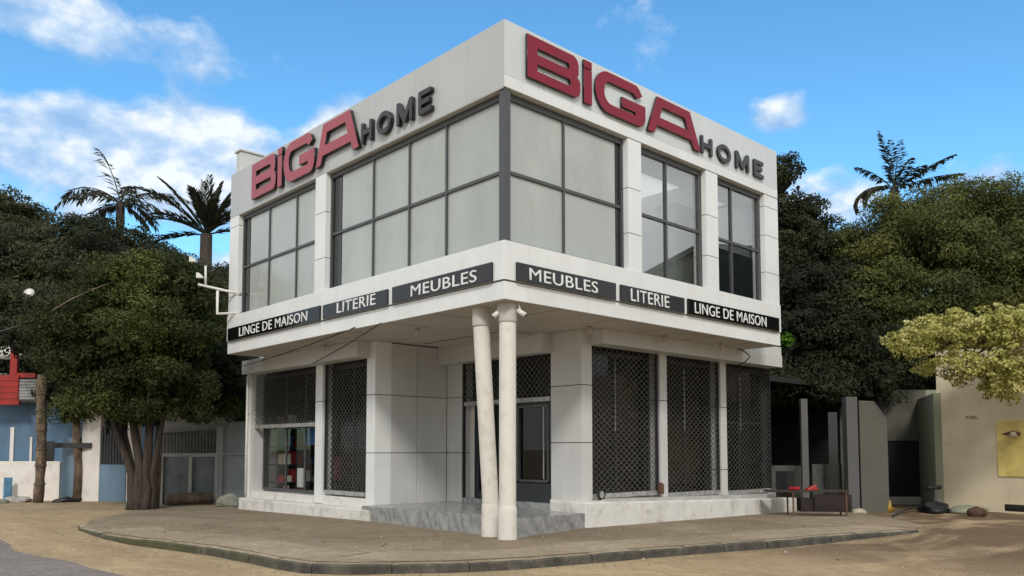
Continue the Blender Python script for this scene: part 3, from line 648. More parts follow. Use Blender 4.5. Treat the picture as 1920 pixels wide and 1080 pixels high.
# ------------------------------------------------------------------ lettering
def rounded(pts, seg=6):
    o = []; n_ = len(pts)
    for i, p in enumerate(pts):
        r = p[2] if len(p) > 2 else 0; P_ = Vector(p[:2])
        if r <= 0: o.append(tuple(P_)); continue
        A = Vector(pts[i - 1][:2]); B = Vector(pts[(i + 1) % n_][:2]); u = (A - P_).normalized(); v = (B - P_).normalized()
        ang = u.angle(v); t = min(r / math.tan(ang / 2), .49 * (A - P_).length, .49 * (B - P_).length); rr = t * math.tan(ang / 2)
        cen = P_ + (u + v).normalized() * (rr / math.sin(ang / 2)); a0 = (P_ + u * t) - cen; a1 = (P_ + v * t) - cen
        for k in range(seg + 1):
            q = a0.lerp(a1, k / seg).normalized() * rr; o.append(tuple(cen + q))
    return o
def curve_mesh(loops, ext, bev):
    cu = bpy.data.curves.new('outline', 'CURVE'); cu.dimensions = '2D'; cu.fill_mode = 'BOTH'; cu.extrude = ext / 2 - bev; cu.bevel_depth = bev; cu.bevel_resolution = 1
    for lp in loops:
        s = cu.splines.new('POLY'); s.points.add(len(lp) - 1); s.use_cyclic_u = True
        for q, p in zip(s.points, lp): q.co = (p[0], p[1], 0, 1)
    return conv(cu)
def conv(cu):
    ob = bpy.data.objects.new('tmp', cu); C.objects.link(ob); dg = bpy.context.evaluated_depsgraph_get(); dg.update()
    me = bpy.data.meshes.new_from_object(ob.evaluated_get(dg)); bpy.data.objects.remove(ob); bpy.data.curves.remove(cu); return me
def letter_object(me, name, side, mats, parent, w0, fx, fz):
    # side 'R': (x, z) -> (fx(x), -w, fz(z)); side 'L': -> (-w, fx(x), fz(z))
    co = np.empty(len(me.vertices) * 3, np.float32); me.vertices.foreach_get('co', co); co = co.reshape(-1, 3)
    nz = np.empty(len(me.polygons) * 3, np.float32); me.polygons.foreach_get('normal', nz); nz = nz.reshape(-1, 3)[:, 2]
    zmin = co[:, 2].min(); wv = w0 + co[:, 2] - zmin; X = fx(co[:, 0]); Zc = fz(co[:, 1])
    P_ = np.stack([X, -wv, Zc], 1) if side == 'R' else np.stack([-wv, X, Zc], 1)
    me.vertices.foreach_set('co', P_.astype(np.float32).ravel())
    me.materials.clear()
    for m_ in mats: me.materials.append(m_)
    if len(mats) > 1: me.polygons.foreach_set('material_index', [0 if a > .5 else 1 for a in nz])
    else: me.polygons.foreach_set('material_index', [0] * len(nz))
    me.update(); o = bpy.data.objects.new(name, me); C.objects.link(o)
    if parent: o.parent = parent; o.matrix_parent_inverse = pinv(parent)
    return o
BIG = [
    [[(.51, 8.69), (1.82, 8.69, .27), (1.82, 8.36, .12), (1.765, 8.32), (1.86, 8.25, .10), (1.86, 7.93, .19), (.51, 7.93)], [(.75, 8.39), (.75, 8.51), (1.58, 8.51, .055), (1.58, 8.39, .055)], [(.75, 8.09), (.75, 8.22), (1.61, 8.22, .055), (1.61, 8.09, .055)]],
    [[(1.97, 8.58), (1.97, 8.72), (2.185, 8.72), (2.185, 8.58)], [(1.97, 7.91), (1.97, 8.55), (2.185, 8.55), (2.185, 7.91)]],
    [[(3.07, 8.34), (3.80, 8.34), (3.80, 7.90, .30), (2.29, 7.90, .46), (2.29, 8.70, .38), (3.57, 8.70, .25), (3.70, 8.53), (3.53, 8.45), (3.42, 8.52, .10), (2.54, 8.52, .17), (2.54, 8.08, .24), (3.50, 8.08, .07), (3.50, 8.15), (3.07, 8.15)]],
    [[(3.87, 7.91), (4.20, 8.69), (5.34, 8.69), (5.72, 7.92), (5.48, 7.92), (5.39, 8.09), (4.18, 8.09), (4.09, 7.92)], [(4.36, 8.51), (5.16, 8.51), (5.27, 8.27), (4.27, 8.27)]]]
def ring(cx_, cz_, rx, rz, n_=28): return [(cx_ + rx * math.cos(2 * math.pi * k / n_), cz_ + rz * math.sin(2 * math.pi * k / n_)) for k in range(n_)]
tw = .078
HOME = [
    [[(5.76, 7.93, .02), (5.76, 8.32, .02), (5.76 + tw, 8.32, .02), (5.76 + tw, 8.175), (6.10, 8.175), (6.10, 8.32, .02), (6.19, 8.32, .02), (6.19, 7.93, .02), (6.10, 7.93, .02), (6.10, 8.085), (5.85, 8.085), (5.85, 7.93, .02)]],
    [ring(6.665, 8.125, .27, .205), ring(6.665, 8.125, .175, .118)],
    [[(7.15, 7.93, .02), (7.15, 8.33, .02), (7.25, 8.33, .02), (7.43, 8.07), (7.61, 8.33, .02), (7.71, 8.33, .02), (7.71, 7.93, .02), (7.62, 7.93, .02), (7.62, 8.17), (7.47, 7.95, .02), (7.39, 7.95, .02), (7.24, 8.17), (7.24, 7.93, .02)]],
    [[(7.93, 7.93, .02), (7.93, 8.33, .02), (8.35, 8.33, .02), (8.35, 8.245, .02), (8.02, 8.245), (8.02, 8.175), (8.29, 8.175, .02), (8.29, 8.09, .02), (8.02, 8.09), (8.02, 8.015), (8.36, 8.015, .02), (8.36, 7.93, .02)]]]
def big_sign(side, label, parent_loc, redm):
    t_ = thing('shop_sign', label, 'sign', parent_loc)
    for loops in BIG:
        me = curve_mesh([rounded(l) for l in loops], .05 if side == 'R' else .085, .005)
        if side == 'R': letter_object(me, 'letter', 'R', [M[redm], M['blackacr']], t_, .018, lambda x: x - .03, lambda z: z)
        else: letter_object(me, 'letter', 'L', [M[redm], M['blackacr']], t_, .012, lambda x: 9.36 - (x - .51) * .955, lambda z: 8.675 - (8.69 - z) * 1.16)
    for loops in HOME:
        me = curve_mesh([rounded(l, 3) for l in loops], .05 if side == 'R' else .085, .005)
        if side == 'R': letter_object(me, 'letter', 'R', [M['blackacr']], t_, .012, lambda x: x - .02, lambda z: z)
        else: letter_object(me, 'letter', 'L', [M['blackacr']], t_, .012, lambda x: 4.30 - (x - 5.76) * .915, lambda z: 7.80 + (z - 7.93) * 1.11)
    return t_
def flip(me):
    pass
big_sign('R', 'bright crimson and black BiGA HOME letters across the right-hand parapet', (4.4, -.05, 8.3), 'red')
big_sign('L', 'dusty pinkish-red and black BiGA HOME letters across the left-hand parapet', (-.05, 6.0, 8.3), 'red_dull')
def text_mesh(s, depth):
    cu = bpy.data.curves.new('txt', 'FONT'); cu.body = s; cu.size = 1; cu.extrude = depth / 2; cu.resolution_u = 6; cu.space_character = 1.06
    me = conv(cu); co = np.empty(len(me.vertices) * 3, np.float32); me.vertices.foreach_get('co', co); co = co.reshape(-1, 3)
    return me, co[:, 0].min(), co[:, 0].max(), co[:, 1].min(), co[:, 1].max()
def board(side, s, u0, u1, v0, v1, ta, tb, za, zb_, mt, label):
    F = FR if side == 'R' else FL
    b = MB(); F(b, u0 + .03, u1 - .03, v0 + .008, v1 - .008, .029, .072); o_ = b.build('sign_board', M[mt], None, bevel=.008)
    tag(o_, label, 'sign', 'black sign boards along the fascia')
    me, x0, x1, y0, y1 = text_mesh(s, .012)
    if side == 'R': letter_object(me, 'lettering', 'R', [M['white_letter']], o_, .0725, lambda x: ta + (x - x0) / (x1 - x0) * (tb - ta), lambda z: za + (z - y0) / (y1 - y0) * (zb_ - za))
    else: letter_object(me, 'lettering', 'L', [M['white_letter']], o_, .0725, lambda x: ta - (x - x0) / (x1 - x0) * (ta - tb), lambda z: za + (z - y0) / (y1 - y0) * (zb_ - za))
board('R', 'MEUBLES', .20, 2.84, 4.315, 4.65, .51, 2.27, 4.375, 4.585, 'signgrey', 'charcoal MEUBLES board on the right-hand fascia')
board('R', 'LITERIE', 2.92, 5.05, 4.315, 4.65, 3.24, 4.47, 4.365, 4.60, 'signgrey', 'charcoal LITERIE board on the right-hand fascia')
board('R', 'LINGE DE MAISON', 5.12, 8.93, 4.315, 4.66, 5.37, 8.28, 4.37, 4.60, 'signblack', 'glossy black LINGE DE MAISON board on the right-hand fascia')
board('L', 'MEUBLES', .21, 3.19, 4.315, 4.655, 2.52, .62, 4.37, 4.58, 'signgrey', 'charcoal MEUBLES board on the left-hand fascia')
board('L', 'LITERIE', 3.29, 5.82, 4.315, 4.645, 5.18, 3.72, 4.385, 4.605, 'signgrey', 'charcoal LITERIE board on the left-hand fascia')
board('L', 'LINGE DE MAISON', 5.89, 10.68, 4.315, 4.66, 9.94, 6.45, 4.375, 4.60, 'signblack', 'glossy black LINGE DE MAISON board on the left-hand fascia')

# ------------------------------------------------------------------ small fittings on the shop
def cctv(p, d, label):
    t_ = thing('security_camera', label, 'security camera', p, 'cameras on the corner column')
    p = Vector(p); d = Vector(d).normalized()
    m_ = MB(); m_.tube([p, p + d * .16], [.042, .046], 14); m_.tube([p - d * .012, p], [.03, .042], 14); m_.build('housing', M['whiteplastic'], t_, True)
    m_ = MB(); m_.tube([p + d * .1605, p + d * .164], .036, 14); m_.build('lens', M['black'], t_)
    m_ = MB(); m_.tube([p + d * .06 + Vector((0, 0, .03)), p + d * .02 + Vector((.0, .0, .11)), p + Vector((.03, .03, .14))], .013, 8); m_.tube([p + Vector((.03, .03, .13)), p + Vector((.03, .03, .155))], .035, 12); m_.build('bracket', M['whiteplastic'], t_)
cctv((.20, .33, 3.86), (-.55, .35, -.62), 'white camera on the corner column pointing down and left')
cctv((.40, .10, 3.86), (.45, -.62, -.50), 'white camera on the corner column pointing down and right')
for x, y, lb in ((.91, 3.65, 'white downlight under the soffit before the entrance side wall'), (.85, 7.3, 'white downlight under the soffit above the left-hand shop windows'),
                 (3.30, 1.05, 'white downlight under the soffit by the right entrance pier'), (5.5, .80, 'white downlight under the soffit in front of the first right-hand grille'), (7.6, .70, 'white downlight under the soffit in front of the second right-hand grille')):
    m_ = MB(); m_.tube([(x, y, Z0 - .008), (x, y, Z0 - .13), (x, y, Z0 - .14)], [.055, .055, .045], 16)
    tag(m_.build('ceiling_light', M['soffit'], None, True), lb, 'light', 'downlights under the soffit')
m_ = MB(); pts = []
for k in range(15):
    a = -1.25 + 2.6 * k / 14; pts.append((8.72 + .40 * math.cos(a) - .15, .975 - .20 * (1 - abs(a)), 3.80 + .24 * math.sin(a)))
m_.tube(pts, .014, 7); tag(m_.build('cable', M['black'], None, True), 'loop of black cable hanging from the soffit at the right end', 'cable')
m_ = MB()
def sag(a, b, s, n_=14): return [tuple(Vector(a).lerp(Vector(b), k / n_) - Vector((0, 0, s * 4 * (k / n_) * (1 - k / n_)))) for k in range(n_ + 1)]
m_.tube(sag((.9, 12.05, 3.82), (-.02, 4.55, 4.02), .05), .011, 6); tag(m_.build('wire', M['black'], None, True), 'upper thin black wire sloping across the left soffit', 'wire')
m_ = MB(); m_.tube(sag((1.0, 8.1, 3.62), (-.02, 3.6, 4.00), .03), .011, 6); tag(m_.build('wire', M['black'], None, True), 'lower thin black wire crossing to the left-hand lintel', 'wire')
m_ = MB(); FR(m_, 5.98, 6.10, .50, .72, -WY, -WY + .10); FR(m_, 6.0, 6.08, .72, .75, -WY + .02, -WY + .08); tag(m_.build('lock_box', M['rust'], None, bevel=.01), 'rusty brown lock box at the foot of the first right-hand grille', 'box')
t_ = thing('wheel', 'small dark wheel on the plinth by the entrance pier', 'wheel', (3.93, 1.18, .57))
m_ = MB(); m_.tube([(3.93 + .095 * math.cos(a), 1.30 - .0, .565 + .095 * math.sin(a)) for a in [2 * math.pi * k / 20 for k in range(21)]], .028, 8); m_.build('tyre', M['black'], t_, True)
m_ = MB(); m_.tube([(3.93, 1.285, .565), (3.93, 1.315, .565)], .075, 18); m_.build('rim', M['rail'], t_)
m_ = MB()
m_.tube([(WX - .06, 12.33, .2), (WX - .06, 12.33, 3.6)], .035, 10); tag(m_.build('drainpipe', M['whiteplastic'], None, True), 'white drainpipe down the far left end of the shop', 'pipe')
# goods inside the left window, brighter colours standing in for interior light
def simple(name, mt, boxes, label, cat, bev=.01, group=None):
    m_ = MB()
    for b in boxes: m_.box(*b)
    return tag(m_.build(name, M[mt], None, bevel=bev), label, cat, group)
simple('poster', 'poster', [(1.80, 1.81, 9.30, 9.95, 1.62, 2.05)], 'blue poster hanging behind the left-hand shop window, nearer the frame post', 'poster', .002)
simple('poster', 'poster', [(1.80, 1.81, 8.70, 9.22, 1.62, 2.06)], 'blue poster hanging beside the window post', 'poster', .002)
simple('heater', 'cab', [(2.1, 2.2, 10.55, 10.85, .45, .98)], 'upright white heater on the shop floor', 'heater')
m_ = MB(); m_.hexa([(2.1, 9.15, .80), (2.1, 9.75, .80), (2.5, 9.75, .80), (2.5, 9.15, .80), (2.25, 9.25, 1.06), (2.25, 9.70, 1.06), (2.5, 9.70, 1.06), (2.5, 9.25, 1.06)]); m_.box(2.2, 2.45, 9.3, 9.6, .05, .8)
tag(m_.build('sales_counter', M['cab'], None, bevel=.01), 'pale sloping counter behind the left-hand shop window', 'counter')
m_ = MB(); m_.box(1.85, 2.25, 8.75, 9.15, .62, .70); m_.box(2.19, 2.25, 8.75, 9.15, .70, 1.30)
ch = m_.build('red_chair', M['cloth_red'], None, bevel=.02); tag(ch, 'red chair inside the left-hand shop window', 'chair')
for sx_ in (1.88, 2.22):
    for sy_ in (8.78, 9.12): m_ = MB(); m_.tube([(sx_, sy_, .05), (sx_, sy_, .62)], .015, 6); m_.build('leg', M['frame'], ch)
t_ = thing('display_shelf', 'dark shelf of red, blue and pale goods at the back of the left-hand shop window', 'shelf', (2.7, 11.7, .05))
m_ = MB()
for z in (.05, .55, 1.05, 1.55, 2.05): m_.box(1.78, 3.6, 11.45, 11.95, z, z + .03)
for x in (1.78, 2.4, 3.0, 3.57): m_.box(x, x + .03, 11.45, 11.95, .05, 2.4)
m_.build('rack', M['frame'], t_)
rb = random.Random(5)
m_ = MB()
for z in (.082, .582, 1.082, 1.582, 2.082):
    x = 1.84
    while x < 3.4:
        w_ = rb.uniform(.08, .26); m_.box(x, x + w_, 11.5, 11.8, z, z + rb.uniform(.12, .40), rb.choice((0, 1, 2, 3, 3))); x += w_ + rb.uniform(.02, .10)
m_.build('goods', [M['carton'], M['whiteplastic'], M['poster'], M['cloth_red']], t_)

# ------------------------------------------------------------------ left background: walls, gate, street
D1 = Vector((1.49, -1.34)).normalized()
m_ = MB(); m_.wall((-6.2, 25.85), (-1.24, 21.39), .22, -.5, 1.09); tag(m_.build('boundary_wall', M['wallwhite'], None, bevel=.015), 'low white street wall in front of the blue house', 'wall')
bh = thing('blue_house', 'faded blue house with pale window bars behind the low white wall', 'house', (-1.5, 23.5, -.3))
m_ = MB(); m_.wall((-6.5, 28.5), (.35, 21.65), .3, -.5, 3.25); m_.wall((.35, 21.65), (3.0, 24.3), .3, -.5, 3.25); m_.build('wall', M['wallblue'], bh)
for a, b, z0, z1 in ((.16, .30, .9, 2.3), (.9, .98, 1.0, 1.95)):
    px_, py_ = -2.3 + a * .71, 24.3 - a * .71; qx, qy = -2.3 + b * .71, 24.3 - b * .71
    m_ = MB(); m_.wall((px_ - .03, py_ - .03), (qx - .03, qy - .03), .03, z0, z1); m_.build('window', M['wallwhite'], bh)
m_ = MB(); m_.wall((-1.28, 23.25), (-1.05, 23.02), -.02, .95, 1.8); m_.build('window', M['darkpane'], bh)
m_ = MB()
m_.add([(-6.6, 28.4, 3.2), (.5, 21.3, 3.2), (2.0, 22.9, 4.4), (-5.0, 29.9, 4.4), (-6.6, 28.4, 3.28), (.5, 21.3, 3.28), (2.0, 22.9, 4.48), (-5.0, 29.9, 4.48)], [(3, 2, 1, 0), (4, 5, 6, 7), (0, 1, 5, 4), (1, 2, 6, 5), (2, 3, 7, 6), (3, 0, 4, 7)])
m_.build('roof', M['tin'], bh)
# red sign frame standing by the blue house roof
t_ = thing('red_sign_frame', 'tall red post with a red corrugated panel over the low white wall', 'sign frame', (-2.6, 23.3, 1.0))
def rl(px): v = CPx(px); return v
def CPx(px, D_=28.8): x = (px - 960) / 1521.7 * D_; return (-9.006 + .682 * D_ + .731 * x, -9.846 + .7314 * D_ - .682 * x)
m_ = MB(); m_.wall(CPx(14), CPx(27), .12, 3.9, 5.35); m_.build('post', M['redpaint'], t_)
m_ = MB()
for k in range(9): z = 3.20 + k * .105; m_.wall(CPx(-30), CPx(33), -.05 - .03 * (k % 2), z, z + .10)
m_.wall(CPx(-32), CPx(38), -.14, 3.08, 3.20); m_.build('corrugated_panel', M['redpaint'], t_)
m_ = MB(); m_.wall(CPx(24), CPx(62), .06, 4.05, 4.22); m_.build('crossbar', M['redpaint'], t_)
m_ = MB()
for k in range(7): m_.wall(CPx(28), CPx(70), .05, 3.28 + k * .105, 3.28 + k * .105 + .08)
m_.build('louvre', M['tin'], t_)
m_ = MB(); m_.tube([(-1.95, 24.9, 3.9), (-1.95, 24.9, 4.9)], .05, 8); m_.tube([(-1.95, 24.9, 4.9), (-1.95, 24.9, 5.25), (-1.95, 24.9, 5.5)], [.75, .6, .12], 14)
tag(m_.build('water_tank', M['whiteplastic'], None, True), 'small round white water tank beyond the red post', 'tank')
# gate run
m_ = MB(); m_.wall((-1.23, 21.24), (-.85, 20.63), .2, -.4, 1.9); m_.wall((-.86, 20.9), (-.30, 20.05), .25, -.4, 2.4); tag(m_.build('side_wall', M['panelblue'], None), 'blue wall panel between the white wall and the white gate post', 'wall')
m_ = MB(); m_.wall((-.80, 20.56), (-.40, 19.93), .28, -.4, 2.82); m_.wall((-.83, 20.60), (-.38, 19.88), .32, 2.82, 2.92); tag(m_.build('gate_post', M['wallwhite'], None, bevel=.02), 'tall white gate post left of the dark slatted gate', 'post', 'posts of the blue gate')
m_ = MB(); m_.wall((.18, 19.0), (.38, 18.68), .28, -.45, 2.4); tag(m_.build('gate_post', M['wallwhite'], None, bevel=.02), 'brownish white gate post half hidden behind the tree trunks', 'post', 'posts of the blue gate')
gt = thing('yard_gate', 'blue panelled gate with dark upright slats on top', 'gate', (-.1, 19.4, -.28))
m_ = MB(); m_.wall((-.40, 19.95), (.17, 19.04), .06, -.25, .95); m_.wall((-.42, 19.97), (.18, 19.03), .08, .93, .99); m_.build('lower_panel', M['panelblue'], gt)
m_ = MB()
for k in range(9):
    f = k / 9; a = (-.38 + .56 * f, 19.92 - .9 * f); b = (a[0] + .044, a[1] - .07); m_.wall(a, b, .04, .99, 2.15 + .15 * math.sin(k * 2.1))
m_.build('slat', M['slat'], gt)
m_ = MB(); m_.wall((-.40, 20.15), (.17, 19.24), .04, .97, 2.3); m_.build('backing', M['darkroom'], gt)
# railing wall next to the shop
rw = thing('railing_wall', 'grey-blue yard wall topped by short grey balusters beside the shop', 'wall', (1.0, 15.8, -.2))
m_ = MB(); m_.wall((.34, 16.44), (1.64, 15.23), .22, -.4, 1.27); m_.build('wall', M['wallgreyblue'], rw)
m_ = MB(); m_.wall((.30, 16.44), (1.70, 15.14), .30, 1.27, 1.38); m_.build('coping', M['paleconc'], rw)
m_ = MB()
for k in range(17):
    f = k / 17; a = (.36 + 1.28 * f, 16.46 - 1.19 * f); m_.wall(a, (a[0] + .042, a[1] - .039), .05, 1.38, 2.02 + .12 * f)
m_.wall((.36, 16.50), (1.66, 15.29), .03, 1.96, 2.02); m_.build('baluster', M['rail_bar'], rw)
m_ = MB()
for x, y in ((1.02, 15.76), (1.62, 15.20), (.36, 16.38)): m_.wall((x, y), (x + .075, y - .07), -.06, -.4, 1.27)
m_.build('post', M['paleconc'], rw)
m_ = MB(); m_.wall((.5, 16.9), (2.2, 15.3), .04, 1.38, 2.6); tag(m_.build('yard_screen', M['tin'], None), 'weathered tin screen behind the grey balusters', 'screen')
m_ = MB(); m_.wall((1.66, 15.21), (2.6, 14.33), .22, -.4, 2.38); m_.wall((1.64, 15.19), (1.80, 15.04), -.05, -.4, 2.25); m_.wall((1.7, 15.14), (2.5, 14.38), -.06, 1.32, 1.40)
tag(m_.build('yard_wall', M['wallpale'], None, bevel=.01), 'pale stained wall between the railing and the white shop', 'wall')
m_ = MB(); m_.tube([(.15, 15.28, -.02), (.7, 15.15, .0), (1.45, 14.95, .02)], [.16, .18, .16], 14); tag(m_.build('log', M['wood'], None, True), 'fallen dark log lying at the foot of the railing wall', 'log')
m_ = MB(); m_.blob((1.35, 13.55, -.06), (.34, .26, .24), 3, .25); tag(m_.build('boulder', M['stone'], None), 'grey-green boulder next to the corner of the white plinth', 'boulder')
m_ = MB(); m_.box(-2.75, -2.5, 22.1, 22.2, -.26, .55); 
o_ = m_.build('plank', M['bluecap'], None, bevel=.02); tag(o_, 'short blue plank leaning on the low white wall', 'plank')
m_ = MB(); m_.blob((-2.6, 20.9, -.18), (.42, .25, .14), 5, .3); tag(m_.build('rubble_stone', M['paleconc'], None), 'flat pale stone at the foot of the utility pole', 'stone', 'stones along the left street edge')
m_ = MB(); m_.blob((-3.2, 20.6, -.2), (.3, .25, .10), 8, .3); tag(m_.build('rubble_stone', M['stone'], None), 'low grey stone at the left edge of the street', 'stone', 'stones along the left street edge')
m_ = MB(); m_.blob((-1.35, 20.0, -.2), (.4, .18, .12), 9, .3); tag(m_.build('rubbish_bag', M['tarp'], None, True), 'black rubbish bag on the ground right of the utility pole', 'bag')
t_ = thing('utility_pole', 'banded rusty wooden utility pole before the low white wall', 'pole', (-2.15, 20.12, -.25))
m_ = MB(); zz = [-.25 + .42 * k for k in range(11)]; m_.tube([(-2.15 + .03 * math.sin(z * 1.3), 20.12, z) for z in zz], [.15 + .018 * math.sin(k * 2.3) for k in range(11)], 12); m_.build('trunk', M['bark_pale'], t_, True)
m_ = MB()
for z in (.35, .95, 1.5, 2.1, 2.75, 3.3): m_.tube([(-2.15 + .03 * math.sin(z * 1.3), 20.12, z), (-2.15 + .03 * math.sin(z * 1.3), 20.12, z + .05)], .178, 12)
m_.build('band', M['wood'], t_)
t_ = thing('wire_bracket', 'white pipe bracket with floodlight boxes sticking out from the shop side wall', 'bracket', (-.05, 10.9, 5.2))
pb = Vector((.25, 11.3, 4.75))
rtv = Vector((.731, -.682, 0))
def bp(px, py, D=20.9):
    x = (px - 960) / 1521.7 * D; z = 1.5 + (840 - py) / 1521.7 * D; c_ = Vector((-9.006, -9.846, 0)) + Vector((.682, .7314, 0)) * D + rtv * x
    return (c_.x, c_.y, z)
m_ = MB(); m_.tube([bp(365, 528), bp(418, 540), bp(446, 545)], .035, 8); m_.tube([bp(402, 540), bp(402, 584), bp(446, 582)], .04, 8); m_.tube([bp(378, 492), bp(379, 530)], .03, 8); m_.build('pipe', M['whiteplastic'], t_, True)
for a in ((346, 484), (360, 515)):
    c_ = Vector(bp(*a)); m_ = MB(); m_.hexa([tuple(c_ + rtv * dx + Vector((.68, .73, 0)) * dy + Vector((0, 0, dz))) for dz in (0, .14) for dx, dy in ((0, 0), (.2 - dz, 0), (.2 - dz, .12), (0, .12))]); m_.build('floodlight', M['whiteplastic'], t_, bevel=.01)
m_ = MB(); m_.tube(sag(bp(-60, 632, 21), bp(160, 548, 22), .12), .025, 6); tag(m_.build('overhead_cable', M['slat'], None, True), 'dark overhead cable rising through the left trees', 'cable')
m_ = MB(); m_.tube([bp(90, 578, 20.4), bp(125, 556, 20.6), bp(165, 538, 20.9), bp(205, 522, 21.2)], [.022, .02, .018, .012], 8); tag(m_.build('dead_branch', M['bark_pale'], None, True), 'bare pale branch lying across the front tree crown', 'branch')
t_ = thing('satellite_dish', 'white dish poking out among the dark left trees', 'dish', bp(45, 545, 29))
m_ = MB(); c_ = Vector(bp(45, 545, 29)); dd = Vector((-.55, -.7, .35)).normalized(); m_.tube([c_ - dd * .08, c_ - dd * .05, c_ + dd * .03], [.03, .13, .19], 18, caps=True); m_.build('dish', M['whiteplastic'], t_, True)
m_ = MB(); m_.tube([c_ - dd * .08, c_ + Vector((.2, .2, -.7))], .03, 6); m_.build('arm', M['slat'], t_)

# ------------------------------------------------------------------ right background
ns = thing('neighbour_shop', 'dim open shopfront in the shade right of the white shop', 'building', (11.5, 3, -.2))
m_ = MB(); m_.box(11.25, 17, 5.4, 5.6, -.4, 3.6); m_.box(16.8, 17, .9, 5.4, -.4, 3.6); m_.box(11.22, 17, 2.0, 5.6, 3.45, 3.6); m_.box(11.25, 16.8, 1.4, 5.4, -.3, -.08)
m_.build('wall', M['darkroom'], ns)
m_ = MB(); m_.wall((11.40, .72), (11.52, .60), .14, -.2, 2.85); m_.build('post', M['greycol'], ns)
m_ = MB(); m_.wall((12.23, -.13), (12.44, -.33), .3, -.3, 2.90); m_.build('post', M['greycol'], ns)
m_ = MB(); m_.wall((12.06, .3), (12.23, .13), .02, .1, 2.5); m_.build('door', M['darkpane'], ns)
m_ = MB(); m_.wall((11.26, 1.75), (12.1, .92), .02, .15, 1.06); m_.wall((12.18, .84), (12.75, .28), .02, .1, 1.10); m_.build('glass_panel', M['shopglass'], ns)
m_ = MB(); m_.wall((12.55, 2.9), (12.95, 2.5), .02, 1.1, 2.3); m_.build('blue_board', M['wallblue'], ns)
m_ = MB(); m_.wall((12.6, 3.2), (12.9, 2.9), .2, 2.9, 2.98); m_.build('tube_light', M['carton'], ns)
gw = MB(); gw.v = []
a, b = Vector((12.46, -.37)), Vector((12.97, -.88)); nn = Vector((.70, .71)) * .25
prof = [(0, -.4), (1, -.4), (1, 2.33), (.55, 2.78), (0, 2.80)]
fr_ = [a.lerp(b, s) for s, z in prof]; vs = [(p.x, p.y, z) for p, (s, z) in zip(fr_, prof)] + [(p.x + nn.x, p.y + nn.y, z) for p, (s, z) in zip(fr_, prof)]
gw.add(vs, [(0, 1, 2, 3, 4), (9, 8, 7, 6, 5)] + [(i + 5, (i + 1) % 5 + 5, (i + 1) % 5, i) for i in range(5)])
tag(gw.build('garden_wall', M['greywall'], None, bevel=.015), 'grey rendered wall with a sloped corner between the dim shop and the gate', 'wall')
gh = thing('gate_house', 'shaded grey-green entrance wall around a dark metal gate', 'building', (17.8, .6, -.2))
m_ = MB(); m_.wall((16.4, 2.0), (17.33, 1.07), .3, -.5, 3.0); m_.wall((17.33, 1.07), (18.33, .07), .3, 1.78, 3.4); m_.build('wall', M['greywall'], gh)
m_ = MB(); m_.wall((18.33, .07), (15.62, -1.38), .0001 - .25, -.5, 3.1); m_.wall((18.33, .07), (19.2, -.8), .3, -.5, 3.4); m_.build('side_wall', M['greenwall'], gh)
m_ = MB(); m_.wall((17.36, 1.10), (18.3, .16), .05, .0, 1.80); 
gl_ = m_.build('gate', M['darkpane'], gh)
m_ = MB(); m_.wall((17.36, 1.02), (17.44, .94), .05, -.2, 1.76); m_.build('gate_frame', M['greycol'], gl_)
m_ = MB(); m_.wall((17.34, 1.0), (18.4, -.06), .25, -.5, -.0); m_.build('sill', M['paleconc'], gh)
bw = thing('beige_house', 'sunlit beige rendered house wall under the golden sunlit bush', 'house', (15.3, -3, -.2))
m_ = MB(); m_.wall((15.62, -1.20), (14.3, -7.2), .4, -.5, 4.3); m_.build('wall', M['beige'], bw, bevel=.01)
def bwp(px):      # point on the beige wall front: fraction along
    return None
bd = Vector((-.215, -.977)); bn = Vector((-.977, .215))
def bpt(s, off): p = Vector((15.62, -1.20)) + bd * s + bn * off; return (p.x, p.y)
m_ = MB(); m_.wall(bpt(1.66, .03), bpt(4.2, .03), .05, .79, 2.26); yp = m_.build('sunlight_patch', M['sunpatch'], None); tag(yp, 'patch of golden sunlight on the beige wall at the right edge, painted as a thin yellow board', 'board')  # thin yellow slab standing in for sunlight on the wall
m_ = MB(); m_.wall(bpt(1.78, .004), bpt(3.6, .004), .02, -.12, .06); m_.build('vent_opening', M['darkpane'], bw)
t_ = thing('wall_plaque', 'small dark nameplate on the beige wall below the bush', 'plaque', (*bpt(.8, .01), 2.4))
m_ = MB(); m_.wall(bpt(.80, .006), bpt(1.18, .006), .012, 2.32, 2.46); m_.build('plate', M['beige'], t_)
m_ = MB()
for k in range(9): s = .84 + k * .033; m_.wall(bpt(s, .0075), bpt(s + .018, .0075), .013, 2.345 + .02 * (k % 2), 2.43 - .015 * (k % 3))
m_.wall(bpt(.99, .0072), bpt(1.17, .0072), .013, 2.325, 2.335); m_.build('lettering', M['black'], t_)
t_ = thing('wall_lamp', 'brown wall lamp on the painted patch of sunlight', 'lamp', (*bpt(2.15, .1), 1.9))
m_ = MB(); p0 = bpt(2.25, .04); p1 = bpt(2.15, .16); p2 = bpt(1.9, .2); m_.tube([(*p0, 1.9), (*p1, 1.93), (*p2, 1.90)], [.05, .07, .02], 8); m_.build('arm', M['rust'], t_)
m_ = MB(); m_.tube([(*p1, 1.96), (*p1, 1.82)], [.06, .11], 10); m_.build('lamp_shade', M['carton'], t_, True)
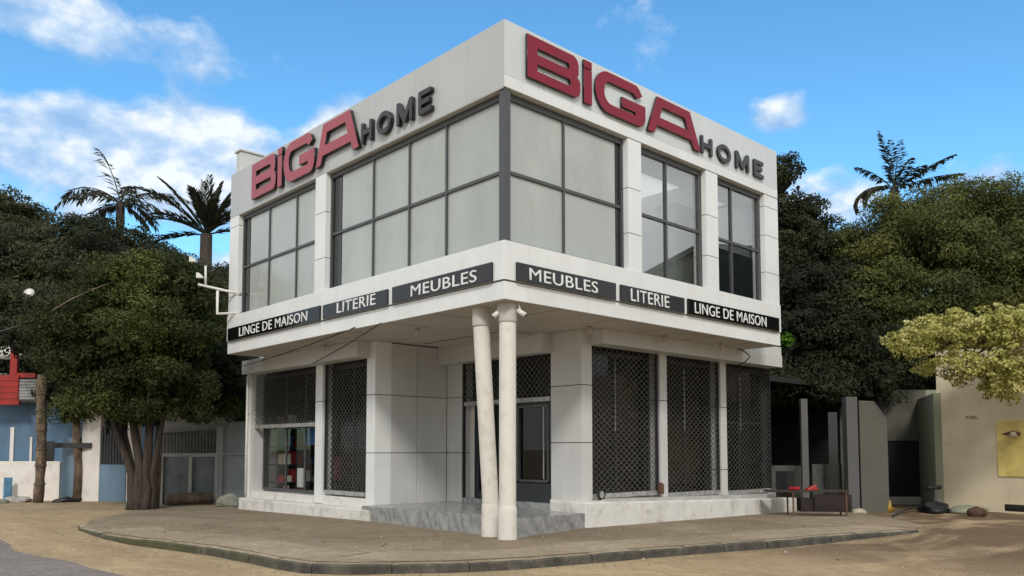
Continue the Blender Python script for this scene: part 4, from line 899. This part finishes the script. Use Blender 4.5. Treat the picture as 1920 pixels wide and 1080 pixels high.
# street clutter at the right
tb = thing('trader_table', 'low makeshift table hung with a dark brown cloth by the dim shop', 'table', (10.2, -.5, -.12))
m_ = MB(); m_.wall((9.15, .42), (10.55, -.92), .5, .46, .50); m_.build('tabletop', M['darkwood'], tb)
for x, y in ((9.55, .02), (10.5, -.86), (9.9, .36), (10.86, -.54)): m_ = MB(); m_.tube([(x, y, -.13), (x, y, .46)], .022, 7); m_.build('leg', M['rust'], tb)
m_ = MB(); m_.wall((9.95, -.33), (10.6, -.95), .06, .0, .40); m_.wall((9.8, -.05), (10.66, -.9), .3, -.02, .30)
m_.build('cloth', M['darkcloth'], tb)
m_ = MB(); m_.hexa([(9.92, -.15, .502), (10.12, -.34, .502), (10.26, -.20, .502), (10.06, 0, .502), (9.98, -.18, .55), (10.10, -.31, .64), (10.18, -.22, .64), (10.06, -.05, .55)]); tag(m_.build('red_tool', M['redpaint'], None, bevel=.01), 'bright red wedge-shaped tool on the makeshift table', 'tool')
m_ = MB(); m_.box(9.62, 9.86, -.02, .18, .503, .58); tag(m_.build('red_bag', M['cloth_red'], None, bevel=.025), 'small dark red bag on the makeshift table', 'bag')
m_ = MB(); m_.box(9.95, 10.35, .38, .7, .3, .95); tag(m_.build('black_crate', M['tarp'], None, bevel=.01), 'black crate standing behind the makeshift table', 'crate')
m_ = MB(); m_.box(10.9, 11.6, 1.15, 1.5, .2, .42); tag(m_.build('concrete_block', M['paleconc'], None, bevel=.015), 'pale concrete block on the far end of the right-hand plinth', 'block')
t_ = thing('yellow_hydrant', 'small yellow hydrant-like fitting on the ground by the grey wall', 'hydrant', (13.0, -.85, -.15))
m_ = MB(); m_.tube([(13.0, -.85, -.16), (13.0, -.85, -.02), (13.02, -.86, .08), (13.03, -.86, .16)], [.06, .075, .045, .02], 12); m_.build('body', M['yellow'], t_, True)
m_ = MB(); m_.tube([(12.90, -.77, -.07), (13.09, -.94, -.07)], .028, 8); m_.build('spout', M['yellow'], t_, True)
m_ = MB(); m_.blob((12.0, -.5, -.12), (.30, .14, .08), 12, .3); tag(m_.build('yellow_sack', M['carton'], None, True), 'flat yellowish sack lying by the grey wall', 'sack')
m_ = MB(); m_.blob((13.75, -1.75, -.08), (.55, .34, .17), 21, .35, 16, 10); tag(m_.build('tarpaulin_heap', M['tarp'], None, True), 'black tarpaulin heap on the ground before the beige wall', 'tarpaulin')
m_ = MB(); m_.blob((13.0, -2.95, -.06), (.24, .22, .16), 31, .3); tag(m_.build('brown_rock', M['brownstone'], None), 'brown rock at the foot of the beige wall', 'rock')
m_ = MB(); m_.blob((14.3, -2.35, -.10), (.75, .4, .14), 41, .2); tag(m_.build('earth_mound', M['greenwall'], None, True), 'low mossy mound along the beige wall', 'mound')
m_ = MB(); m_.tube([(11.0, -1.75, -.08), (12.2, -1.45, -.07), (13.3, -1.2, -.06), (14.6, -1.05, -.1)], .03, 7); tag(m_.build('pole_on_ground', M['slat'], None, True), 'dark pole lying on the ground before the gate', 'pole')
t_ = thing('standpipe', 'short grey standpipe with tap next to the tarpaulin heap', 'pipe', (15.0, -1.2, -.2))
m_ = MB(); m_.tube([(14.9, -1.35, -.2), (14.9, -1.35, .42)], .05, 8); m_.build('pipe', M['greycol'], t_)
m_ = MB(); m_.tube([(14.75, -1.2, .42), (15.0, -1.45, .46)], .06, 8); m_.build('tap', M['black'], t_)

# ------------------------------------------------------------------ trees
def leaves(name, mt, centers, radii, n, size, seed, parent, aspect=.5, cull=None, droop=0.0, clump=.38, per=26, fill=True, gap=1.0):
    # boughs sit over the crown's lobes; each carries its own cap of leaves facing outward and up, with gaps between
    r = np.random.default_rng(seed); cs = np.array(centers, float); rs = np.array(radii, float)
    def unit(a): return a / (np.linalg.norm(a, axis=1)[:, None] + 1e-9)
    area = (rs[:, 0] * rs[:, 1] + rs[:, 0] * rs[:, 2] * 2) / 3 * 12.6; pr = area / area.sum()
    nb = max(len(cs) * 2, int(area.sum() / (clump ** 2 * 2.3) * gap)); bi = r.choice(len(cs), nb, p=pr)
    d = unit(r.normal(size=(nb, 3))); d[:, 2] = np.where(d[:, 2] < -.35, -d[:, 2] * .6, d[:, 2])
    cc = cs[bi] + d * rs[bi] * r.uniform(.72, 1.10, nb)[:, None]; rb = clump * r.uniform(.45, 1.35, nb)
    stray = r.random(nb) < .16; cc = cc + np.where(stray[:, None], d * rs[bi] * r.uniform(.12, .42, nb)[:, None], 0); rb = np.where(stray, rb * .55, rb)
    w_ = rb ** 2; ci = r.choice(nb, n, p=w_ / w_.sum())
    dl = unit(r.normal(size=(n, 3)) + d[ci] * .5 + np.array([0, 0, .45]))
    P_ = cc[ci] + dl * (rb[ci] * r.uniform(.55, 1.08, n))[:, None] * np.array([1.15, 1.15, .72])
    nrm = unit(dl * .75 + r.normal(size=(n, 3)) * .42 + np.array([0, 0, .22]))
    tv = r.normal(size=(n, 3)) + np.array([0, 0, -droop]) + dl * .4; tv = unit(tv - nrm * (tv * nrm).sum(1)[:, None]); bv = np.cross(nrm, tv)
    # a scatter of twig-end leaves beyond the lobes keeps the outline ragged
    if cull is not None: k = cull(P_); P_, tv, bv = P_[k], tv[k], bv[k]
    L = size * r.uniform(.55, 1.4, len(P_))[:, None]; Wd = L * aspect
    if fill:
        nf = n // 9; bf = r.choice(len(cs), nf, p=pr); df = unit(r.normal(size=(nf, 3)))
        Pf = cs[bf] + df * rs[bf] * (r.uniform(0, 1, nf) ** .5 * .62)[:, None]
        if cull is not None: Pf = Pf[cull(Pf)]
        tf = unit(r.normal(size=Pf.shape)); nf2 = unit(np.cross(tf, r.normal(size=Pf.shape)))
        P_ = np.concatenate([P_, Pf]); tv = np.concatenate([tv, tf]); bv = np.concatenate([bv, nf2]); Lf = size * r.uniform(2.0, 3.2, len(Pf))[:, None]; L = np.concatenate([L, Lf]); Wd = np.concatenate([Wd, Lf * .8])
    quad = np.stack([P_ - tv * L * .5, P_ + bv * Wd * .5, P_ + tv * L * .5, P_ - bv * Wd * .5], 1).reshape(-1, 3).astype(np.float32)
    nq = len(P_); me = bpy.data.meshes.new(name); me.vertices.add(nq * 4); me.vertices.foreach_set('co', quad.ravel())
    me.loops.add(nq * 4); me.loops.foreach_set('vertex_index', np.arange(nq * 4, dtype=np.int32))
    me.polygons.add(nq); me.polygons.foreach_set('loop_start', np.arange(0, nq * 4, 4, dtype=np.int32))
    me.materials.append(M[mt]); me.update(calc_edges=True)
    o = bpy.data.objects.new(name, me); C.objects.link(o)
    if parent is not None: o.parent = parent; o.matrix_parent_inverse = pinv(parent)
    return o
def trunk(parent, paths, mt='bark', n=10):
    m_ = MB()
    for pts, rs in paths: m_.tube(pts, rs, n)
    return m_.build('trunk', M[mt], parent, True)
def CP(px, py, D):  # world point seen at a picture position and forward distance (used only to lay trees out once)
    return Vector(bp(px, py, D))
def tree(label, base, blobs, n, size, mt, seed, name='tree', cat='tree', group=None, bark='bark', tr=.22, cull=None, droop=0., clump=.38, aspect=.5, top=None, per=26):
    t_ = thing(name, label, cat, base, group)
    cs = [b[:3] for b in blobs]; rs = [b[3:] for b in blobs]
    mid = Vector(np.mean(np.array(cs), 0)); top = Vector(top) if top else mid
    paths = [([Vector(base) - Vector((0, 0, .3)), Vector(base).lerp(top, .45) + Vector((.1, -.1, 0)), top], [tr, tr * .7, tr * .3])]
    for c in cs[:8]: paths.append(([Vector(base).lerp(top, .5), Vector(base).lerp(top, .6).lerp(Vector(c), .5) + Vector((0, 0, .2)), Vector(c)], [tr * .45, tr * .28, tr * .08]))
    trunk(t_, paths, bark)
    leaves('crown', mt, cs, rs, n, size, seed, t_, aspect, cull, droop, clump, per)
    return t_
def blobset(spec):   # (px, py, D, rx, rz) -> world ellipsoids
    o = []
    for px, py, D_, rx, rz in spec: p = CP(px, py, D_); o.append((p.x, p.y, p.z, rx, rx, rz))
    return o
# the street tree in front of the left walls, a cluster of stems
ft = thing('street_tree', 'broad dark green street tree with several stems left of the shop', 'tree', (-1.05, 13.7, -.16))
m_ = MB()
for bx, by, tx, ty, tz, r0 in ((-1.26, 13.9, -2.0, 14.9, 4.2, .12), (-1.12, 13.74, -1.5, 14.3, 4.8, .14), (-1.0, 13.64, -.8, 13.7, 4.6, .12), (-1.18, 14.0, -1.6, 14.9, 4.0, .10), (-.88, 13.56, -.55, 13.3, 3.8, .09), (-1.05, 13.5, -.9, 13.9, 4.2, .08)):
    b_ = Vector((bx, by, -.25)); t2 = Vector((tx, ty, tz)); q1 = b_.lerp(t2, .25); q1.x += (bx - tx) * .2; q1.y += (by - ty) * .2; q2 = b_.lerp(t2, .65); wv_ = Vector((.05 * math.sin(bx * 40), .05 * math.cos(by * 30), 0))
    m_.tube([b_, b_ + Vector((0, 0, .3)) + wv_ * .4, b_.lerp(q1, .6) + wv_, q1 - wv_ * .5, q2, t2], [r0 * 1.7, r0 * 1.2, r0 * 1.05, r0 * .9, r0 * .7, r0 * .35], 10)
m_.build('trunk', M['bark'], ft, True)
def cull_front(P_): return ~((P_[:, 0] > .25) & (P_[:, 1] < 13.6)) & (P_[:, 2] > 1.75)
fb = blobset([(250, 545, 22.2, 1.5, .85), (330, 560, 22.4, 1.3, 1.0), (180, 590, 22, 1.2, .8), (110, 615, 22, .75, .55), (370, 630, 22.8, 1.3, 1.2), (260, 640, 22, 1.7, 1.2), (150, 690, 22.4, 1.0, .9), (200, 740, 22.6, 1.1, .8), (310, 720, 22.4, 1.4, 1.0), (400, 720, 23.4, 1.1, 1.1), (345, 525, 22.6, .8, .45), (420, 640, 23.6, .9, 1.3), (130, 770, 23, .4, .5), (255, 770, 22.6, 1.2, .5), (375, 770, 23.6, 1.1, .5)])
leaves('crown', 'leaf_front', [b[:3] for b in fb], [b[3:] for b in fb], 110000, .088, 11, ft, .48, cull_front, clump=.40)
t_ = thing('slim_tree', 'thin bare trunk with dark twigs before the blue wall panel', 'tree', (-.77, 20.6, -.25))
trunk(t_, [([(-.80, 20.7, -.4), (-.85, 20.6, .8), (-.95, 20.6, 1.7), (-1.0, 20.6, 2.9)], [.20, .15, .13, .11]), ([(-.78, 20.75, -.4), (-.60, 20.6, 1.0), (-.95, 20.6, 1.8)], [.15, .09, .07])], 'bark_pale')
s_ = blobset([(140, 760, 27.6, .9, .6), (165, 740, 27.6, .8, .6), (120, 740, 27.6, .7, .4)])
leaves('crown', 'leaf_deep', [b[:3] for b in s_], [b[3:] for b in s_], 6000, .12, 15, t_, .5, clump=.25)
m_ = MB(); m_.wall((-1.55, 20.95), (-.62, 20.15), .1, 1.55, 1.72); tag(m_.build('plank', M['slat'], None), 'dark board fixed across the slim bare trunk', 'board')
m_ = MB(); m_.tube([(-.52, 14.25, -.3), (-.5, 14.25, .9), (-.48, 14.2, 2.2)], [.12, .13, .10], 8); tag(m_.build('stump', M['bark_pale'], None, True), 'broken brown stump standing right of the street tree stems', 'stump')
# trees beyond the left walls
tree('dull green tree filling the far left behind the blue house', (-.6, 30.5, -.4), blobset([(30, 490, 33, 2.2, 1.3), (-40, 520, 33, 2.2, 1.8), (60, 540, 32, 2.4, 1.5), (10, 590, 32, 2.2, 1.2), (110, 495, 33.5, 1.6, 1.1), (70, 452, 34, 1.2, .6)]), 62000, .125, 'leaf_back', 21, group='trees behind the left walls', clump=.62)
tree('dark bushy tree below the drooping left palm', (2.5, 29.5, -.4), blobset([(220, 500, 34, 2.2, 1.5), (160, 540, 33, 2.0, 1.5), (280, 540, 33, 2.0, 1.4), (220, 590, 32, 2.2, 1.4), (200, 455, 35, 1.6, .8), (140, 440, 35, 1.3, .7)]), 66000, .12, 'leaf_deep', 22, group='trees behind the left walls', clump=.55)
tree('dark tree below the spiky palm beside the shop', (5.5, 24.5, -.4), blobset([(370, 560, 31, 2.0, 1.2), (430, 590, 30, 1.8, 1.4), (330, 530, 32, 1.4, .9), (420, 540, 31, 1.3, .8), (300, 500, 33, 1.1, .6), (440, 640, 30, 1.5, 1.8), (360, 600, 30, 1.6, 1.4)]), 52000, .115, 'leaf_back', 23, group='trees behind the left walls', clump=.5)
tree('light-tipped spreading tree at the top left corner of the greenery', (-1.9, 34.5, -.4), blobset([(5, 395, 38, 1.2, .8), (-30, 380, 38, 1.4, 1.0), (40, 405, 38, .9, .35), (0, 430, 37, 1.6, .7)]), 9000, .17, 'leaf_back', 24, group='trees behind the left walls', clump=.5)
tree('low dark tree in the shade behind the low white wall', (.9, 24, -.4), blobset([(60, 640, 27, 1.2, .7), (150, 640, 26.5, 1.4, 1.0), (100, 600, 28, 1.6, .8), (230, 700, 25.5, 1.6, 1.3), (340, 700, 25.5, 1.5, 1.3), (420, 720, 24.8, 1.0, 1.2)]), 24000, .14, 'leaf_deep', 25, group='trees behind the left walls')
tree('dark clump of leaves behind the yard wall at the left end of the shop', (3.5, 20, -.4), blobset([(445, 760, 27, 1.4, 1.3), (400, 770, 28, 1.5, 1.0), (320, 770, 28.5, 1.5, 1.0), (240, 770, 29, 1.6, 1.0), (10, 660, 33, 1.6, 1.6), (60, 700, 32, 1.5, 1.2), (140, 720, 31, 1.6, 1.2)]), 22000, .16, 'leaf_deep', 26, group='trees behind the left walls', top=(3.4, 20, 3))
# palms
def palm(label, crown, base, fronds, length, seed, tr=.22, mt='leaf_palm', group=None, leafw=.09, leafl=.62, n_pairs=26, stiff=False):
    t_ = thing('palm_tree', label, 'palm', base, group); rr = random.Random(seed); c_ = Vector(crown); b_ = Vector(base)
    trunk(t_, [([b_, b_.lerp(c_, .5), c_], [tr * 1.2, tr, tr * .9])])
    for fi, (ang, el_, drp, ls) in enumerate(fronds):
        L = length * ls; a = R(ang); h = Vector((math.cos(a) * rtv.x + math.sin(a) * .682, math.cos(a) * rtv.y + math.sin(a) * .731, 0)); m_ = MB()
        pts = []; p = c_.copy(); e = R(el_)
        ns_ = 12
        for k in range(ns_ + 1):
            pts.append(p.copy()); p = p + (h * math.cos(e) + Vector((0, 0, 1)) * math.sin(e)) * (L / ns_); e -= R(drp) / ns_ * (0.4 + 1.2 * k / ns_)
        m_.tube(pts, [.035 * (1 - .8 * k / ns_) for k in range(ns_ + 1)], 5)
        side0 = h.cross(Vector((0, 0, 1)))
        for k in range(n_pairs):
            f = .12 + .88 * k / n_pairs; i = min(int(f * ns_), ns_ - 1); q = pts[i].lerp(pts[i + 1], f * ns_ - i); tdir = (pts[i + 1] - pts[i]).normalized()
            ll = leafl * (math.sin(math.pi * min(1, .15 + f * .82)) * .85 + .2) * rr.uniform(.75, 1.15)
            if rr.random() < (.0 if stiff else .12): continue
            for s_ in (-1, 1):
                dv = (side0 * s_ * (.55 if stiff else .75) + tdir * .8 + Vector((0, 0, rr.uniform(-.1, .25) if stiff else rr.uniform(-.75, .05)))).normalized()
                tip = q + dv * ll - Vector((0, 0, .0 if stiff else ll * .25)); wv = dv.cross(Vector((rr.uniform(-.3, .3), rr.uniform(-.3, .3), 1))).normalized() * leafw * .5; mid_ = q.lerp(tip, .45) + Vector((0, 0, .03))
                m_.add([q, mid_ + wv, tip, mid_ - wv], [(0, 1, 2, 3)])
        m_.build('frond', M[mt], t_)
    return t_
p1 = CP(213, 372, 36)
palm('ragged drooping palm rising above the left trees', p1, (p1.x, p1.y, -.4), [(150, 68, 35, 1.25), (100, 60, 70, .8), (40, 42, 95, 1.0), (15, 30, 70, 1.05), (-10, 10, 80, .8), (200, 25, 110, 1.05), (175, 40, 100, 1.1), (160, 5, 80, .9), (250, 20, 110, .9), (310, 25, 100, .9), (70, 20, 110, .9), (180, -20, 60, .8), (0, -25, 50, .6)], 2.9, 3, .20, group='palms', leafw=.10, leafl=.62)
p2 = CP(378, 432, 30)
palm('stiff spiky palm close to the left end of the shop', p2, (p2.x, p2.y, -.4), [(90, 88, 6, 1.05), (130, 80, 8, 1.0), (50, 78, 10, 1.0), (160, 70, 10, .95), (20, 66, 14, .95), (0, 58, 18, .9), (180, 56, 20, 1.3), (200, 45, 40, 1.35), (-10, 35, 75, 1.35), (-30, 30, 60, 1.2), (170, 30, 45, 1.2), (10, 15, 50, 1.1), (230, 25, 50, 1.0), (270, 50, 30, .9), (300, 40, 40, .9), (190, 0, 40, .9)], 2.2, 5, .24, group='palms', leafw=.085, leafl=.55, stiff=True, n_pairs=34)
p3 = CP(1690, 345, 42)
palm('feathery palm sticking up behind the olive tree on the right', p3, (p3.x, p3.y, -.4), [(115, 80, 10, 1.05), (80, 84, 8, .85), (50, 68, 14, 1.05), (20, 34, 14, 1.5), (150, 52, 40, .75), (178, 18, 150, .85), (8, 22, 22, 1.25), (190, 20, 150, .7), (40, 52, 20, .95), (300, 40, 50, .6)], 3.4, 8, .25, group='palms', leafw=.15, leafl=.6, n_pairs=36)
# right hand trees
tree('dark ragged conifer-like tree just beyond the right end of the shop', (20.5, 5.5, -.4), blobset([(1475, 330, 29, .5, .9), (1490, 400, 29, .9, 1.0), (1525, 390, 30, .7, .5), (1540, 420, 30, .6, .4), (1500, 470, 29, 1.4, 1.0), (1465, 440, 29, .9, 1.6)]), 22000, .12, 'leaf_deep', 31, group='trees right of the shop', clump=.34, droop=.4)
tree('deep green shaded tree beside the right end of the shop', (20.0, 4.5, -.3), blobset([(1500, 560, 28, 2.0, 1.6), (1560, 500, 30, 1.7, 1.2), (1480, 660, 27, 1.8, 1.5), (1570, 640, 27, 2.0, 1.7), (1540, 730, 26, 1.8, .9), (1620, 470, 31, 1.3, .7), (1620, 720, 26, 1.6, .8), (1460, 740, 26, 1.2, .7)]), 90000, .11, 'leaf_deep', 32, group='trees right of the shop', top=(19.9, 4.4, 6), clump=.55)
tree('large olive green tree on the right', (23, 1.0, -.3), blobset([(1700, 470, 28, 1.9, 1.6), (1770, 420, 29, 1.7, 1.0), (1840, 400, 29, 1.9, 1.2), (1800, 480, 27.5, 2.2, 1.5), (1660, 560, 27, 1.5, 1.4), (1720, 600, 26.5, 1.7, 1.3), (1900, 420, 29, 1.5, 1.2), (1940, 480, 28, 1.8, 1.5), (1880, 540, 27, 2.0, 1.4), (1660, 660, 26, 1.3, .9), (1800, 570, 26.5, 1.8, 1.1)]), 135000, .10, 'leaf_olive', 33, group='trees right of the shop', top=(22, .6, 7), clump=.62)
tree('dark leafy tree filling the gap behind the gate house', (25, 2, -.3), blobset([(1680, 720, 33, 2.4, 1.8), (1740, 690, 33, 2.2, 1.8), (1640, 780, 32, 1.6, 1.2), (1800, 640, 34, 2.6, 1.8), (1900, 640, 34, 2.6, 2.0), (1560, 780, 32, 1.6, 1.2), (1490, 790, 32, 1.8, 1.5)]), 26000, .19, 'leaf_deep', 36, group='trees right of the shop')
t_ = thing('green_sprig', 'small bright green spray of leaves in the dark beside the fascia end', 'plant', CP(1479, 640, 24))
c_ = CP(1479, 640, 24); leaves('foliage', 'leaf_bright', [tuple(c_)], [(.15, .15, .28)], 260, .10, 35, t_, .5, clump=.08, per=10, fill=False)
m_ = MB(); m_.tube([c_ - Vector((0, 0, .25)), c_ + Vector((.05, .3, -1.2)), c_ + Vector((0, .9, -1.9))], .015, 5); m_.build('stem', M['bark'], t_)
hb = blobset([(1760, 640, 20.2, .75, .55), (1830, 620, 20.2, .85, .55), (1900, 640, 20, .95, .6), (1720, 655, 20.3, .50, .42), (1790, 690, 20.2, .7, .45), (1860, 700, 20, .75, .55), (1920, 720, 19.8, .8, .6), (1970, 650, 20, 1.0, .8), (1880, 745, 19.9, .35, .35), (1740, 605, 20.3, .35, .25), (1695, 635, 20.4, .28, .22), (1915, 600, 20.0, .6, .35)])
t_ = thing('sunlit_bush', 'big blossom bush spilling over the beige wall, golden sunlight put into its colour', 'bush', (15.0, -3.2, 2.8))
leaves('foliage', 'leaf_sunlit', [b[:3] for b in hb], [b[3:] for b in hb], 30000, .082, 41, t_, .6, clump=.17, fill=False, droop=.8)
m_ = MB()
for b in hb[:7]: m_.tube([(15.3, -3.0, 4.0), (14.6, -2.9, 4.2), tuple(b[:3])], [.05, .035, .012], 7)
m_.build('branch', M['bark'], t_, True)
# houses and trees across the street, behind the viewer: they stand in the shop windows as reflections
oh = thing('opposite_house', 'plain grey house across the street facing the shop', 'house', (-20, -22, 0))
m_ = MB(); m_.wall((-34, -12), (-14, -32), -6, -.5, 5.6); m_.build('wall', M['greywall'], oh)
oh2 = thing('opposite_block', 'dark green-grey block further along the street, opposite the right-hand windows', 'building', (30, -16, 0))
m_ = MB(); m_.wall((28.2, -14.5), (48, -3.5), -8, -.8, 12.4); m_.build('wall', M['dark_render'], oh2)
m_ = MB(); m_.wall((28.0, -14.6), (48.2, -3.3), -8.5, 12.4, 12.7); m_.build('roof', M['darkroom'], oh2)
for i, (x, y, s) in enumerate(((-16, -9, 1.0), (-24, -6, 1.15), (-5, -22, 1.05), (-27, 8, 1.2), (6, -26, 1.1))):
    tree(['dark tree across the street facing the entrance', 'dark tree across the street at the left bend', 'dark tree across the street facing the right-hand grilles', 'dark tree further up the street behind the viewer', 'dark tree further down the street behind the viewer'][i], (x, y - 4, 0), [(x, y - 4, 6 * s, 2.6, 2.6, 1.8), (x + 1.6, y - 5, 5 * s, 2, 2, 1.5), (x - 1.7, y - 3.4, 5.2 * s, 2, 2, 1.6)], 5000, .34, 'leaf_deep', 50 + i, group='trees across the street', clump=.6)
